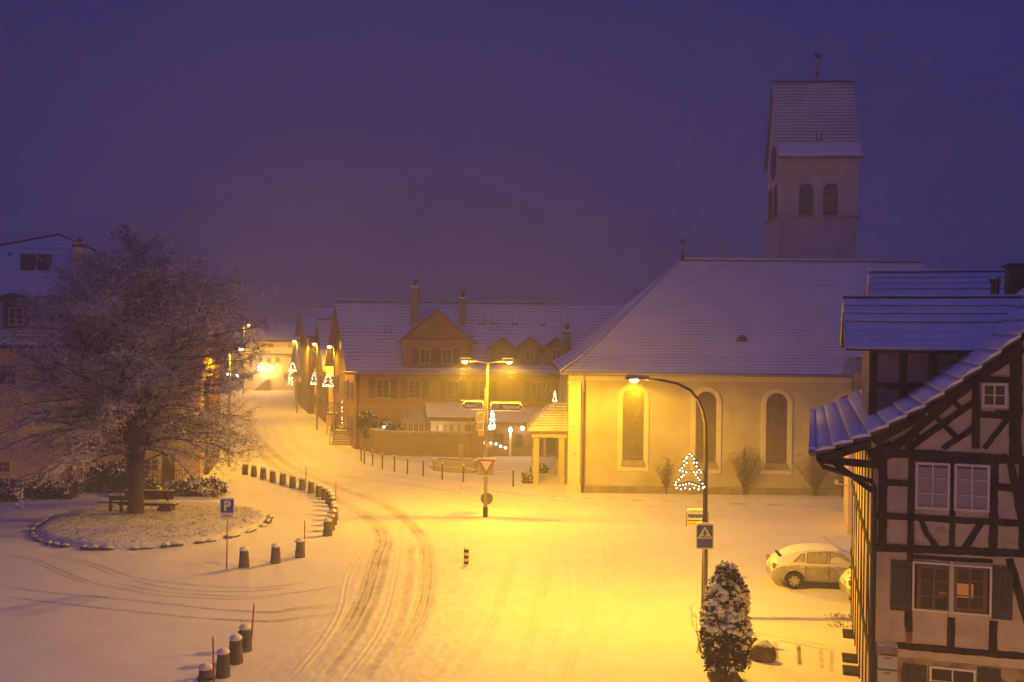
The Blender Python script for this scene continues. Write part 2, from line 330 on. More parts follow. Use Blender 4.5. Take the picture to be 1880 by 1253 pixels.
def island_r(X,Y): return np.sqrt(((X-isl[0])/Rx_)**2+((Y-isl[1])/Ry_)**2)
Z+=.05*np.exp(-((XX+1.2)**2/1.6+(YY-49.2)**2/1.2))*1.6+.03*np.exp(-((XX+1.8)**2+(YY-40.7)**2)/.5)
fm=np.exp(-((XX+1.9)**2/.6+(YY-40.9)**2/.5));wear_shadow=np.maximum(wear_shadow,.5*fm*(vnoise(XX,YY,.12,20)>.62))
def ground_mesh():
    me=bpy.data.meshes.new('snowy_square');nv=NU*NV
    co=np.stack([XX,YY,Z],-1).reshape(-1,3).astype(np.float32)
    idx=np.arange(nv).reshape(NV,NU);a=idx[:-1,:-1].ravel();b=idx[:-1,1:].ravel();c=idx[1:,1:].ravel();dd=idx[1:,:-1].ravel()
    q=np.stack([a,b,c,dd],-1).ravel().astype(np.int32);nf=len(a)
    me.vertices.add(nv);me.vertices.foreach_set('co',co.ravel());me.loops.add(len(q));me.loops.foreach_set('vertex_index',q)
    me.polygons.add(nf);me.polygons.foreach_set('loop_start',np.arange(0,nf*4,4,dtype=np.int32));me.polygons.foreach_set('loop_total',np.full(nf,4,np.int32))
    me.update(calc_edges=True);me.shade_smooth()
    at=me.attributes.new('wear_shadow','FLOAT','POINT');at.data.foreach_set('value',wear_shadow.ravel().astype(np.float32));return me
def ground_mat():
    m=bpy.data.materials.new('driven_snow');m.use_nodes=True;n=m.node_tree;N=n.nodes.new;L=n.links.new;b=n.nodes['Principled BSDF']
    b.inputs['Roughness'].default_value=.6;b.inputs['Specular IOR Level'].default_value=.25
    at=N('ShaderNodeAttribute');at.attribute_name='wear_shadow'
    t=N('ShaderNodeTexCoord');no=N('ShaderNodeTexNoise');no.inputs['Scale'].default_value=9;no.inputs['Detail'].default_value=8;no.inputs['Roughness'].default_value=.7;L(t.outputs['Object'],no.inputs[0])
    mr=N('ShaderNodeMapRange');mr.inputs[1].default_value=.25;mr.inputs[2].default_value=.75;mr.inputs[3].default_value=.35;mr.inputs[4].default_value=1.5;L(no.outputs[0],mr.inputs[0])
    mu=N('ShaderNodeMath');mu.operation='MULTIPLY';mu.use_clamp=True;L(at.outputs['Fac'],mu.inputs[0]);L(mr.outputs[0],mu.inputs[1])
    mx=N('ShaderNodeMix');mx.data_type='RGBA';mx.inputs[6].default_value=(.80,.78,.73,1);mx.inputs[7].default_value=(.12,.10,.09,1);L(mu.outputs[0],mx.inputs[0])
    # soft large variation of the snow itself
    n2=N('ShaderNodeTexNoise');n2.inputs['Scale'].default_value=.6;n2.inputs['Detail'].default_value=6;L(t.outputs['Object'],n2.inputs[0])
    m2=N('ShaderNodeMapRange');m2.inputs[1].default_value=.3;m2.inputs[2].default_value=.7;m2.inputs[3].default_value=.93;m2.inputs[4].default_value=1.02;L(n2.outputs[0],m2.inputs[0])
    vs=N('ShaderNodeVectorMath');vs.operation='SCALE';L(mx.outputs[2],vs.inputs[0]);L(m2.outputs[0],vs.inputs['Scale']);L(vs.outputs[0],b.inputs['Base Color'])
    bp=N('ShaderNodeBump');bp.inputs['Strength'].default_value=.35;bp.inputs['Distance'].default_value=.03;L(no.outputs[0],bp.inputs['Height']);L(bp.outputs[0],b.inputs['Normal'])
    return m
m_ground=ground_mat()
g=bpy.data.objects.new('street',ground_mesh());link(g);g.data.materials.append(m_ground);struct(g)
def big_ground():
    b=MB();xs=[-700,-300,-120,-60,-30,0,30,60,120,300,700];ys=[-60,-20,10,40,80,120,150,200,300,450,700,900]
    v=[(x,y,-.06) for y in ys for x in xs];nx=len(xs)
    return b.add(v,[(j*nx+i,j*nx+i+1,(j+1)*nx+i+1,(j+1)*nx+i) for j in range(len(ys)-1) for i in range(nx-1)])
struct(big_ground().build('ground',m_snow))
# wooded hillside beyond the village
def hill():
    nx,ny=90,26;vs=[]
    for j in range(ny):
        t=j/(ny-1);y=270+t*260
        for i in range(nx):
            x=-420+i*700/(nx-1)
            top=74*math.exp(-(abs(x+90)/270)**3)+8*math.exp(-((x+10)/90)**2)-10*math.exp(-((x+110)/60)**2)
            z=top*(t*t*(3-2*t))*(1+.10*math.sin(x*.05+y*.02))+random.uniform(0,4)*(t>.15)-.3
            vs.append((x,y,z))
    b=MB().add(vs,[(j*nx+i,j*nx+i+1,(j+1)*nx+i+1,(j+1)*nx+i) for j in range(ny-1) for i in range(nx-1)])
    o=b.build('hills',mat('snowy_forest_slope',(.035,.03,.03),.95,.5,.05,snow=.35,snowlo=.66,dirt=((.5,.5,.52),.010,.55)),None,True);struct(o)
hill()
# haze
hz=MB().box(-760,760,-70,960,-1.1,92).build('haze',bpy.data.materials.new('haze_air'));hm=hz.data.materials[0];hm.use_nodes=True
hn=hm.node_tree;hn.nodes.clear();ho=hn.nodes.new('ShaderNodeOutputMaterial');pv=hn.nodes.new('ShaderNodeVolumePrincipled')
pv.inputs['Color'].default_value=(.93,.93,.95,1);pv.inputs['Density'].default_value=.0038;pv.inputs['Anisotropy'].default_value=.35
hn.links.new(pv.outputs[0],ho.inputs['Volume']);hz['kind']='stuff'
#@@BUILDINGS
# ================================================================ BUILDING HELPERS
def slab(b,q,th):      # roof plane from a polygon, thickness measured straight down
    return b.prism(q,(0,0,-th))
def window(par,x0,x1,z0,z1,y=0.,cols=2,rows=3,fw=.07,mf=None,mg=None,sill=True,cross=True,shutters=None,mshut=None,fd=.05,label=None):
    """window > frame bars in one mesh, pane; shutters hang beside as parts of the building"""
    mf=mf or m_frame;b=MB()
    b.box(x0,x1,y-fd,y,z1-fw,z1);b.box(x0,x1,y-fd,y,z0,z0+fw);b.box(x0,x0+fw,y-fd,y,z0+fw,z1-fw);b.box(x1-fw,x1,y-fd,y,z0+fw,z1-fw)
    bw=fw*.38
    for i in range(1,cols):
        x=x0+(x1-x0)*i/cols;k=fw*.6 if (cols%2==0 and i==cols//2) else bw;b.box(x-k/2,x+k/2,y-fd*.9,y,z0+fw,z1-fw)
    for j in range(1,rows):
        z=z0+(z1-z0)*j/rows
        for i in range(cols): 
            xa=x0+(x1-x0)*i/cols+fw*.4;xb=x0+(x1-x0)*(i+1)/cols-fw*.4;b.box(xa,xb,y-fd*.75,y,z-bw/2,z+bw/2)
    w_=b.build('window',mf,par)
    MB().box(x0+fw*.6,x1-fw*.6,y-fd*.35,y-.003,z0+fw*.6,z1-fw*.6).build('pane',mg or m_glass,w_)
    if sill: MB().box(x0-.08,x1+.08,y-fd-.1,y-.002,z0-.09,z0-.002).build('sill',m_inntrim if mshut else mf,w_)
    if shutters:
        for sx0,sx1 in shutters:
            s=MB();s.box(sx0,sx1,y-.045,y-.008,z0-.02,z1+.02)
            for zz in (z0+.12,z1-.18): s.box(sx0+.03,sx1-.03,y-.065,y-.045,zz,zz+.07)
            s.build('shutter',mshut or m_shutter,par)
    return w_
def arch_pts(x0,x1,z0,z1,n=10):
    r=(x1-x0)/2;cx=(x0+x1)/2;zc=z1-r
    return [(x0,z0),(x1,z0)]+[(cx+r*math.cos(math.pi*k/n),zc+r*math.sin(math.pi*k/n)) for k in range(n+1)]
def chimney(par,x0,x1,y0,y1,z0,z1,m,capm=None,name='chimney'):
    c=MB().box(x0,x1,y0,y1,z0,z1).build(name,m,par)
    MB().box(x0-.08,x1+.08,y0-.08,y1+.08,z1,z1+.12).build('cap',capm or m_dark,c)
    MB().box(x0-.05,x1+.05,y0-.05,y1+.05,z1+.12,z1+.24).build('snow',m_snow,c)
    MB().lathe([(.14,0),(.14,.35),(.2,.36),(.2,.5),(.05,.62)],((x0+x1)/2,(y0+y1)/2,z1+.2),8).build('pot',m_dark,c)
    return c
# ================================================================ CHURCH
cf=Fr(3.45,58.3,-.010)
ch=thing('church','long pale church nave with tall arched windows under a snowy hipped roof','church',cf.o,cf.a)
LX=cf.at(1564,720)[0];wt=7.05
b=MB();b.box(0,LX,0,16,-.1,wt);b.build('wall',m_church,ch)
MB().box(-.12,LX,-.12,-.001,-.1,.42).build('plinth',m_plinth,ch)
# pilaster at the corner
p=MB();p.box(-.10,.62,-.14,-.002,.5,6.45);p.box(-.16,.68,-.2,-.002,6.45,6.62);p.box(-.08,.6,-.16,-.002,6.3,6.4);p.box(-.16,.66,-.2,-.125,.0,.5);p.build('pilaster',m_churchw,ch)
c_=MB();c_.box(-.1,LX,-.10,-.003,6.62,6.98);c_.box(-.16,LX,-.22,-.003,6.98,7.06);c_.build('cornice',m_churchw,ch)
ey=-.75;ez=7.12;ry=8.;rz_=14.25;x0=-.62
rl=cf.at(1247,482,ry)[0];rr_=cf.at(1688,486,ry)[0];ez2=ez+.9
r=MB();kx=x0+1.5;ky=ey+1.5          # flared foot of the roof
xk=cf.at(1556,650,ky)[0];xe_=cf.at(1543,686,ey)[0]
E0=(x0,ey,ez);E1=(xe_,ey,ez);K0=(kx,ky,ez+1.0);K1=(xk,ky,ez+1.0);C2=(rr_+7,ky,ez+1.0);R0=(rl,ry,rz_);R1=(rr_,ry,rz_)
B0=(x0,16.75,ez);BK=(kx,15.25,ez+1.0);B1=(rr_+7,15.25,ez+1.0)
r.add([E0,E1,K1,K0,R0,R1,C2,B0,BK,B1],[(0,1,2,3),(3,2,6,5,4),(7,0,3,8),(8,3,4),(9,8,4,5),(6,9,5)])
r.build('roof',m_roofC,ch)
MB().prism([(xe_,ey+.02,ez-.01),(LX+.1,ey+.02,ez-.01),(LX+.1,ky+.2,ez-.01),(xk+.45,ky,ez+.98),(xk,ky,ez+.98)],(0,.02,0)).build('soffit_return',m_church,ch)
MB().box(LX,rr_+6,1.6,15,-.1,ez+1.15).build('choir_wall',m_pink,ch)
f_=MB();f_.box(x0,LX+.1,ey,16.75,ez-.16,ez-.003);f_.build('eave_board',m_woodb,ch)
t=MB();t.tube([(rl-.1,ry,rz_+.05),(rr_,ry,rz_+.05)],.13,6);t.tube([E0,K0,R0],.10,6);t.build('ridge_tiles',mat('ridge_tiles_snow',(.10,.06,.05),.9,.5,6,snow=.85,snowlo=.1),ch,True)
MB().tube([(x0-.02,ey-.10,ez-.06),(LX+.1,ey-.10,ez-.06)],.09,8).build('gutter',m_pole,ch,True)
def pipe(par,pts,rad=.055,m=None,name='downpipe'): return MB().tube(pts,rad,8).build(name,m or m_pole,par,True)
pipe(ch,[(.78,-.12,6.95),(.78,-.12,.05)],.065,m_woodb)
for (ua,ub,va,vb) in ((1142,1181,712,858),(1276,1314,719,862),(1405,1444,722,864),(1534,1573,726,866)):
    xa,zb=cf.at(ua,vb);xb,_=cf.at(ub,vb);_,zt=cf.at((ua+ub)/2,va);zb+=.1
    outer=arch_pts(xa-.28,xb+.28,zb-.32,zt+.28,14);inner=arch_pts(xa,xb,zb,zt,14)
    b=MB();n=len(outer);vs=[(x,-.06,z) for x,z in outer]+[(x,-.06,z) for x,z in inner]+[(x,.0,z) for x,z in outer]+[(x,.0,z) for x,z in inner]
    fs=[]
    for i in range(n):
        j=(i+1)%n;fs+=[(i,j,n+j,n+i),(i,2*n+i,2*n+j,j),(n+i,n+j,3*n+j,3*n+i)]
    b.add(vs,fs);w_=b.build('window',m_churchw,ch)
    MB().prism([(x,-.012,z) for x,z in inner],(0,.009,0)).build('pane',m_leaded,w_)
    l=MB();nx_=7
    for i in range(1,nx_):
        x=xa+(xb-xa)*i/nx_;rr=(xb-xa)/2;dz=math.sqrt(max(rr*rr-(x-(xa+xb)/2)**2,0));l.box(x-.012,x+.012,-.03,-.013,zb,zt-rr+dz)
    for j in range(1,13): 
        z=zb+(zt-zb-.6)*j/13;l.box(xa,xb,-.028,-.014,z-.011,z+.011)
    l.build('leading',mat('lead_bars',(.06,.05,.045),.6,.1,5),w_)
    MB().prism([(xa-.1,-.11,zb-.04),(xb+.1,-.11,zb-.04),(xb+.02,-.062,zb+.32),(xa-.02,-.062,zb+.32)],(0,-.03,0)).build('sill',m_plinth,w_)
# small half-round roof dormer
x,z=cf.at(1361,624,1.9);y0=1.75
d=MB().prism([(a,y0,c) for a,c in arch_pts(x-.33,x+.33,z-.2,z+.28,8)],(0,.9,0)).build('roof_vent',mat('vent_hood',(.08,.06,.05),.7,.2,5,snow=.9,snowlo=.3),ch)
MB().prism([(a,y0-.02,c) for a,c in arch_pts(x-.25,x+.25,z-.18,z+.17,8)],(0,.015,0)).build('opening',m_black,d)
# finial with weathervane on the ridge end
fx=cf.at(1253,470,ry)[0]
f=MB();f.lathe([(.16,0),(.06,.5),(.03,1.4)],(fx,ry,rz_),8);f.build('finial',m_dark,ch)
MB().prism([(fx-.18,ry,rz_+1.15),(fx+.15,ry,rz_+1.1),(fx+.2,ry,rz_+1.35),(fx,ry,rz_+1.45),(fx-.15,ry,rz_+1.32)],(0,.02,0)).build('weathervane',m_dark,ch)
text('13',.2,m_black,ch,(.28,-.15,cf.at(1054,833)[1]),name='house_number')
# choir wall rising behind the right end
xa,_=cf.at(1563,700,-.9)
# ---- church porch
pf=Fr(1.72,61.7-.1,0)
po=thing('church_porch','small covered porch on square pillars with a flared tiled roof at the church end','porch',pf.o,pf.a)
def pil(x,y): return MB().box(x-.17,x+.17,y-.17,y+.17,-.05,2.9).build('pillar',m_church,po)
pil(-.15,0);pil(1.42,0);pil(-.15,4.2);pil(1.42,4.2)
MB().box(-.45,1.72,-.3,4.5,2.9,3.28).build('lintel',m_church,po)
za=3.36;zt=pf.at(1035,741,1.5)[1]
r=MB();xl=-.75;r.add([(xl,-.75,za),(1.78,-.75,za),(1.78,1.6,zt),(.95,2.1,zt),(.95,2.3,zt),(xl,5,za),(1.78,5,za),(1.78,2.9,zt),(.15,.2,za+.95),(1.78,.2,za+1.05),(.15,4.1,za+.95)],
 [(0,1,9,8),(8,9,2,3),(0,8,10,5),(8,3,4,10),(3,2,7,4),(5,10,4,7,6)]);r.build('roof',mat('porch_tiles',(.13,.08,.05),.85,.25,4,snow=.85,snowlo=.1,lines=(.14,.5,2),bump=.3),po)
MB().box(xl,1.76,-.74,4.98,za-.07,za-.004).build('eave_board',m_inntrim,po)
# ================================================================ TOWER
tf=Fr(*D(1427,600,75)[:2],-.05)
tw=thing('church_tower','tall square church tower with louvred belfry openings and snowy saddle roof','church tower',tf.o,tf.a)
TW=tf.at(1577,300)[0];TD=4.6;zE=tf.at(1500,287,-.3)[1];zL=tf.at(1500,400,-.1)[1]
MB().box(0,TW,0,TD,-.1,zL).build('shaft',m_tower,tw)
MB().box(-.12,TW+.14,-.14,TD+.1,zL,zL+.16).build('ledge',mat('tower_ledge',(.3,.25,.23),.8,.1,3,snow=.8,snowlo=.6),tw)
MB().box(.05,TW-.05,.05,TD-.05,zL+.16,zE).build('belfry',m_tower,tw)
zR=tf.at(1500,151,TD/2)[1];zK=tf.at(1500,264,.3)[1]
MB().prism([(.05,.05,zE),(.05,TD/2,zR-.25),(.05,TD-.05,zE)],(TW-.1,0,0)).build('gable_wall',m_tower,tw)
r=MB();xa,xb=-.18,TW+.18
for s in (0,1):
    q=lambda y,z:(y if not s else TD-y,z)
    P=[q(-.55,zE-.05),q(.28,zK),q(TD/2,zR),q(TD/2,zR-.25),q(.28,zK-.22),q(-.55,zE-.25)]
    r.prism([(xa,y,z) for y,z in P],(xb-xa,0,0))
r.build('roof',m_roofT,tw)
MB().tube([(xa,TD/2,zR+.03),(xb,TD/2,zR+.03)],.14,6).build('ridge_tiles',m_tilesn,tw)
MB().prism([(xa+.05,-.50,zE+.03),(xb-.05,-.50,zE+.03),(xb-.05,.25,zK-.1),(xa+.05,.25,zK-.1)],(0,-.02,.14)).build('eave_snow',m_snow,tw)
for ua,ub in ((1467,1493),(1511,1538)):
    xa_,zb=tf.at(ua,397);xb_,_=tf.at(ub,397);_,zt=tf.at((ua+ub)/2,337)
    w_=MB().prism([(x,.035,z) for x,z in arch_pts(xa_,xb_,zL+.2,zt,12)],(0,.012,0)).build('belfry_opening',mat('louvre_dark',(.055,.038,.035),.9,.2,4),tw)
    l=MB();zz=zL+.3
    while zz<zt-.12:
        rr=(xb_-xa_)/2;cx=(xa_+xb_)/2;hw=rr if zz<zt-rr else math.sqrt(max(rr*rr-(zz-(zt-rr))**2,.01))
        l.prism([(cx-hw,-.03,zz),(cx-hw,.03,zz+.1),(cx-hw,.03,zz+.13),(cx-hw,-.03,zz+.03)],(2*hw,0,0));zz+=.235
    l.build('louvre',mat('louvre_slat',(.12,.085,.08),.8,.2,5),w_)
yy0,yy1=TD*.2,TD*.45
for ya in (TD*.15,TD*.55):
    w_=MB().prism([(.035,y,z) for y,z in arch_pts(ya,ya+TD*.3,zL+.2,zL+2.7,10)],(.012,0,0)).build('belfry_opening',MATS['louvre_dark'],tw)
    l=MB()
    for k in range(9): l.box(-.02,.03,ya,ya+TD*.3,zL+.35+k*.25,zL+.41+k*.25)
    l.build('louvre',MATS['louvre_slat'],w_)
ck=MB();ck.prism([(.02,TD/2+1.05*math.cos(a),zE-.1+1.35*math.sin(a)) for a in np.linspace(0,2*math.pi,24,endpoint=False)],(.025,0,0));ck=ck.build('clock',m_dark,tw)
hh=MB();hh.box(-.01,.018,TD/2-.04,TD/2+.04,zE-.1,zE+.9);hh.box(-.01,.017,TD/2-.6,TD/2,zE-.14,zE-.06);hh.build('clock_hand',m_gold,ck)
gx,gz=tf.at(1502,250,.8)
g_=MB();g_.box(gx-.22,gx-.17,.35,.8,gz-.35,gz+.2);g_.box(gx+.17,gx+.22,.35,.8,gz-.35,gz+.2);g_.box(gx-.22,gx+.22,.35,.42,gz-.42,gz-.32);g_.build('roof_hook',m_dark,tw)
vx,_=tf.at(1501,140,TD/2)
v_=MB();v_.tube([(vx,TD/2,zR),(vx,TD/2,zR+2.25)],.035,6);v_.box(vx-.25,vx+.25,TD/2-.01,TD/2+.01,zR+.55,zR+.59);v_.box(vx-.1,vx+.1,TD/2-.015,TD/2+.015,zR+.35,zR+.8);v_=v_.build('finial_rod',m_dark,tw)
MB().ball((vx,TD/2,zR+1.45),.15,10).build('ball',m_gold,v_,True)
MB().prism([(vx-.3,TD/2,zR+2.05),(vx-.05,TD/2,zR+1.85),(vx+.12,TD/2,zR+1.9),(vx+.3,TD/2,zR+1.8),(vx+.33,TD/2,zR+2.15),(vx+.1,TD/2,zR+2.2),(vx-.1,TD/2,zR+2.3)],(0,.03,0)).build('weathercock',m_dark,v_)
# ================================================================ INN (centre)
nf=Fr(-12.33,78.2,0.);SK=-.29
inn=thing('inn','large orange rendered inn with cross gable and three small dormers under snow','inn',nf.o,0)
IL=nf.at(1030,700)[0];ID=15.;ie=6.05
def sk(x,y,z): return (x+SK*y,y,z)
def skx(L): return lambda y:(SK*y,L+SK*y)
MB().prism([sk(0,0,-.1),sk(IL,0,-.1),(IL,ID,-.1),sk(0,ID,-.1)],(0,0,ie+.1)).build('wall',m_inn,inn)
MB().box(.0,IL,-.05,-.002,nf.at(700,748)[1]-.08,nf.at(700,748)[1]+.08).build('string_course',m_inntrim,inn)
zr=11.75
MB().prism([sk(.02,0,ie),sk(.02,ID/2,zr-.3),sk(.02,ID,ie)],(.25,0,0)).build('gable_wall',m_brownwall,inn)
def skroof(par,L,Dp,ze,zr_,m,oh=.7,ohx=.75,th=.22,name='roof',rg=0,sk_=SK,right=None):
    k=(zr_-ze)/(Dp/2);r=MB();z0_=ze-k*oh*.6
    xl=lambda y:-ohx+sk_*y; xr=(lambda y:L+sk_*y+ohx) if right is None else right
    r.prism([(xl(-oh),-oh,z0_),(xr(-oh),-oh,z0_),(xr(Dp/2),Dp/2,zr_),(xl(Dp/2),Dp/2,zr_)],(0,0,-th))
    r.prism([(xl(Dp/2),Dp/2+.002,zr_),(xr(Dp/2),Dp/2+.002,zr_),(xr(Dp+oh),Dp+oh,z0_),(xl(Dp+oh),Dp+oh,z0_)],(0,0,-th))
    o=r.build(name,m,par);MB().tube([(xl(Dp/2),Dp/2,zr_+.03),(xr(Dp/2),Dp/2,zr_+.03)],.12,6).build('ridge_tiles',m_tilesn,o);return o
ro=skroof(inn,IL,ID,ie+.35,zr,m_roofI,right=lambda y:IL+.2)
MB().tube([(-.7,-.85,ie+.0),(IL,-.85,ie+.0)],.08,6).build('gutter',m_metal,inn,True)
pipe(inn,[(.25,-.1,ie-.1),(.25,-.1,0)],.06,m_frameb)
# cross gable
xa,zb=nf.at(740,672,-.12);xb,_=nf.at(860,672,-.12);_,zg=nf.at(800,627,-.12);xc,za_=nf.at(803,572,-.12)
cg=MB().box(xa,xb,-.12,3.,ie-.1,zg).build('dormer_front',m_inn,inn)
MB().prism([(xa-.2,-.14,zg),(xb+.2,-.14,zg),(xc,-.14,za_)],(0,.25,0)).build('dormer_gable',m_inn,inn)
MB().box(xa-.5,xb+.5,-.5,-.13,zg-.1,zg+.08).build('dormer_cornice',m_inntrim,inn)
r=MB()
for s,xe in ((0,nf.at(729,629,-.6)[0]),(1,nf.at(874,629,-.6)[0])):
    r.prism([(xe,-.65,zg-.05),(xc,-.65,za_+.22),(xc,6.2,za_+.22),(xe,2.,zg-.05)],(0,0,-.18))
r.build('dormer_roof',m_roofI,inn)
cxx,czz=nf.at(800,599,-.14)
MB().prism([(cxx+.24*math.cos(a),-.145,czz+.24*math.sin(a)) for a in np.linspace(0,2*math.pi,14,endpoint=False)],(0,-.03,0)).build('round_vent',m_frameb,inn)
X=lambda u,v=668,y=-.12:nf.at(u,v,y)[0];Zp=lambda v,u=800,y=-.12:nf.at(u,v,y)[1]
window(inn,X(770),X(790),Zp(668),Zp(641),-.122,2,3,.06,shutters=[(X(757),X(768.5)),(X(791),X(799.5))],mshut=m_shutterI)
window(inn,X(811),X(830),Zp(668),Zp(641),-.122,2,3,.06,shutters=[(X(800.5),X(809.5)),(X(831.5),X(843))],mshut=m_shutterI)
# three small gabled dormers
for ua in (921,972,1021):
    xa,zb=nf.at(ua-19,668,.3);xb,_=nf.at(ua+19,668,.3);xc=(xa+xb)/2;zt=nf.at(ua,638,.3)[1];zz=nf.at(ua,621,.3)[1]
    dm=MB().box(xa,xb,.3,2.6,zb-.3,zt).build('small_dormer',m_inn,inn)
    MB().prism([(xa-.05,.29,zt),(xb+.05,.29,zt),(xc,.29,zz)],(0,.2,0)).build('dormer_gable',m_inn,dm)
    r=MB();r.prism([(xa-.35,.0,zt-.08),(xc,.0,zz+.12),(xc,4.5,zz+.12),(xa-.35,2.4,zt-.08)],(0,0,-.12));r.prism([(xb+.35,.0,zt-.08),(xc,.0,zz+.12),(xc,4.5,zz+.12),(xb+.35,2.4,zt-.08)],(0,0,-.12));r.build('dormer_roof',m_roofI,dm)
    q=nf.at(ua-8,665,.29)[0],nf.at(ua+9,665,.29)[0];w_=window(dm,q[0],q[1],nf.at(ua,664,.3)[1],nf.at(ua,642,.3)[1],.298,2,2,.06,mshut=m_shutterI)
# first-floor windows with shutters
def iw(s0,w0,w1,s1,v0,v1,par=inn):
    z0=nf.at(700,v1)[1];z1=nf.at(700,v0)[1];P=lambda u:nf.at(u,715)[0]
    sh=[(P(s0),P(w0)-.03)] if s0 else [];sh+=[(P(w1)+.03,P(s1))] if s1 else []
    window(par,P(w0),P(w1),z0,z1,-.003,2,4,.07,shutters=sh,mshut=m_shutterI,mf=mat('inn_window_paint',(.30,.24,.17),.6,.1,5))
iw(677,690,716,730,697,731);iw(735,749,773,787,697,731);iw(808,820,842,855,698,732);iw(866,878,900,912,698,732)
iw(962,975,996,1008,699,735)
# street-side (gable) wall windows in the skewed wall
def side_win(par,y0,y1,z0,z1,sk_=SK,x0=0.,mg=None,lab=None):
    b=MB();q=lambda y,z,o:(x0+sk_*y-o,y,z)
    b.prism([q(y0,z0,.03),q(y1,z0,.03),q(y1,z1,.03),q(y0,z1,.03)],(-.04,0,0));w=b.build('window',m_frame,par)
    ym=(y0+y1)/2
    for a,c in ((y0+.1,ym-.04),(ym+.04,y1-.1)):
        MB().prism([q(a,z0+.1,.075),q(c,z0+.1,.075),q(c,z1-.1,.075),q(a,z1-.1,.075)],(-.01,0,0)).build('pane',mg or m_glass,w)
    for a,c in ((y0-.75,y0-.05),(y1+.05,y1+.75)):
        MB().prism([q(a,z0,.03),q(c,z0,.03),q(c,z1,.03),q(a,z1,.03)],(-.05,0,0)).build('shutter',m_shutterI,par)
for yy in (1.6,4.6,11.5): side_win(inn,yy,yy+1.,3.7,5.2)
side_win(inn,1.6,2.6,1.0,2.5);side_win(inn,5.,6.,7.2,8.4);side_win(inn,8.4,9.4,7.2,8.4)
chimney(inn,*[nf.at(u,560,5.)[0] for u in (755,768)],4.6,5.4,nf.at(760,580,5.)[1]-.6,nf.at(760,531,5.)[1],m_inntrim)
chimney(inn,*[nf.at(u,560,5.)[0] for u in (843,855)],4.6,5.4,nf.at(850,588,5.)[1]-.6,nf.at(850,552,5.)[1],m_inntrim)
for ua,ub,va,vb in ((878,889,587,595),(902,913,585,597),(940,951,588,596),(992,1002,588,598),(706,710,602,612),(715,719,602,612)):
    yq=4.2;xa,zb=nf.at(ua,vb,yq);xb,zt=nf.at(ub,va,yq);k=(zr-ie-.35)/(ID/2);zs=lambda y:ie+.35+k*y
    # find slope depth where pixel row meets the roof
    for it in range(8): yq=(nf.at(ua,(va+vb)/2,yq)[1]-ie-.35)/k
    xa,_=nf.at(ua,va,yq);xb,_=nf.at(ub,va,yq);hgt=.45
    s_=MB().prism([(xa,yq-hgt,zs(yq-hgt)+.02),(xb,yq-hgt,zs(yq-hgt)+.02),(xb,yq+hgt,zs(yq+hgt)+.02),(xa,yq+hgt,zs(yq+hgt)+.02)],(0,0,.10)).build('skylight',m_frameb,inn)
    MB().prism([(xa+.05,yq-hgt+.16,zs(yq-hgt+.16)+.125),(xb-.05,yq-hgt+.16,zs(yq-hgt+.16)+.125),(xb-.05,yq+hgt-.05,zs(yq+hgt-.05)+.125),(xa+.05,yq+hgt-.05,zs(yq+hgt-.05)+.125)],(0,0,.03)).build('snow',m_snow,s_)
# entrance steps and balcony on the street side
st=thing('entrance_steps','stone entrance steps with handrails at the street side of the inn','steps',tuple(G(627,818)),.0)
b=MB()
for k in range(6): b.box(-.85,.85,k*.30,2.6,k*.17-.1 if k==0 else k*.17,(k+1)*.17)
b.build('step',m_stone,st)
for sx in (-.95,.95):
    b=MB();b.tube([(sx,0,0),(sx,0,.95),(sx,1.8,1.95),(sx,2.5,1.95),(sx,2.5,1.02)],.03,6);b.tube([(sx,.9,.5),(sx,.9,1.45)],.02,6);b.build('handrail',m_dark,st)
pl=MB()
for k in range(40): pl.ball((random.uniform(-.7,.4),random.uniform(1.9,2.4),1.15+random.uniform(0,.3)),.09,5,jit=.3)
tag(pl.build('potted_plant',m_conif2),'snowy potted plants clustered at the top of the inn steps','plant').location=st.location
bp_=G(617,800)
bl=thing('balcony','small wooden balcony with railing and snowy flower box on the inn corner','balcony',(bp_[0],bp_[1]+2,0))
zb=D(620,754,92)[2];b=MB().box(-1.1,1.5,-1.,1.2,zb-.15,zb).build('floor_slab',m_woodb,bl)
b=MB();b.box(-1.1,1.5,-1.,-.94,zb+.9,zb+.98)
for k in range(14): b.box(-1.08+k*.195,-1.03+k*.195,-.99,-.95,zb,zb+.9)
b.build('railing',m_woodb,bl)
for x in (-1.0,): MB().box(x-.07,x+.07,-.95,-.81,0,zb-.15).build('post',m_yellow,bl)
MB().box(-1.05,1.45,1.15,1.35,0,zb-.15).build('recess_wall',m_yellow,bl)
b=MB()
for k in range(50): b.ball((random.uniform(-1,1.4),-1.1+random.uniform(-.1,.1),zb+.25+random.uniform(0,.4)),.07,5,jit=.4)
b.build('flower_box',m_conif2,bl)
# right-hand neighbour continuing the inn roof
i2=thing('row_house','row house with plain snowy roof between the inn and the church','house',(nf.o[0]+IL+.25,nf.o[1],0))
MB().box(0,10,0.05,ID,-.1,ie).build('wall',m_inn,i2)
r=MB();r.prism([(.0,-.7,ie),(10.5,-.7,ie),(10.5,ID/2,zr-.05),(.0,ID/2,zr-.05)],(0,0,-.2));r.prism([(.0,ID/2,zr-.05),(10.5,ID/2,zr-.05),(10.5,ID,ie),(.0,ID,ie)],(0,0,-.2));r.build('roof',m_roofI,i2)
b=Fr(nf.o[0]+IL+.25,nf.o[1])
xw0,zw1=b.at(1025,699);xw1,zw0=b.at(1041,735)
window(i2,xw0,xw1,zw0,zw1,.047,2,4,.08,mshut=m_shutterI)
chimney(i2,.1,.6,2.3,2.9,b.at(1036,640,2.5)[1]-.5,b.at(1036,612,2.5)[1],m_inntrim)
# ================================================================ TERRACE, ANNEXES
aq=lambda u,v,Y:D(u,v,Y)
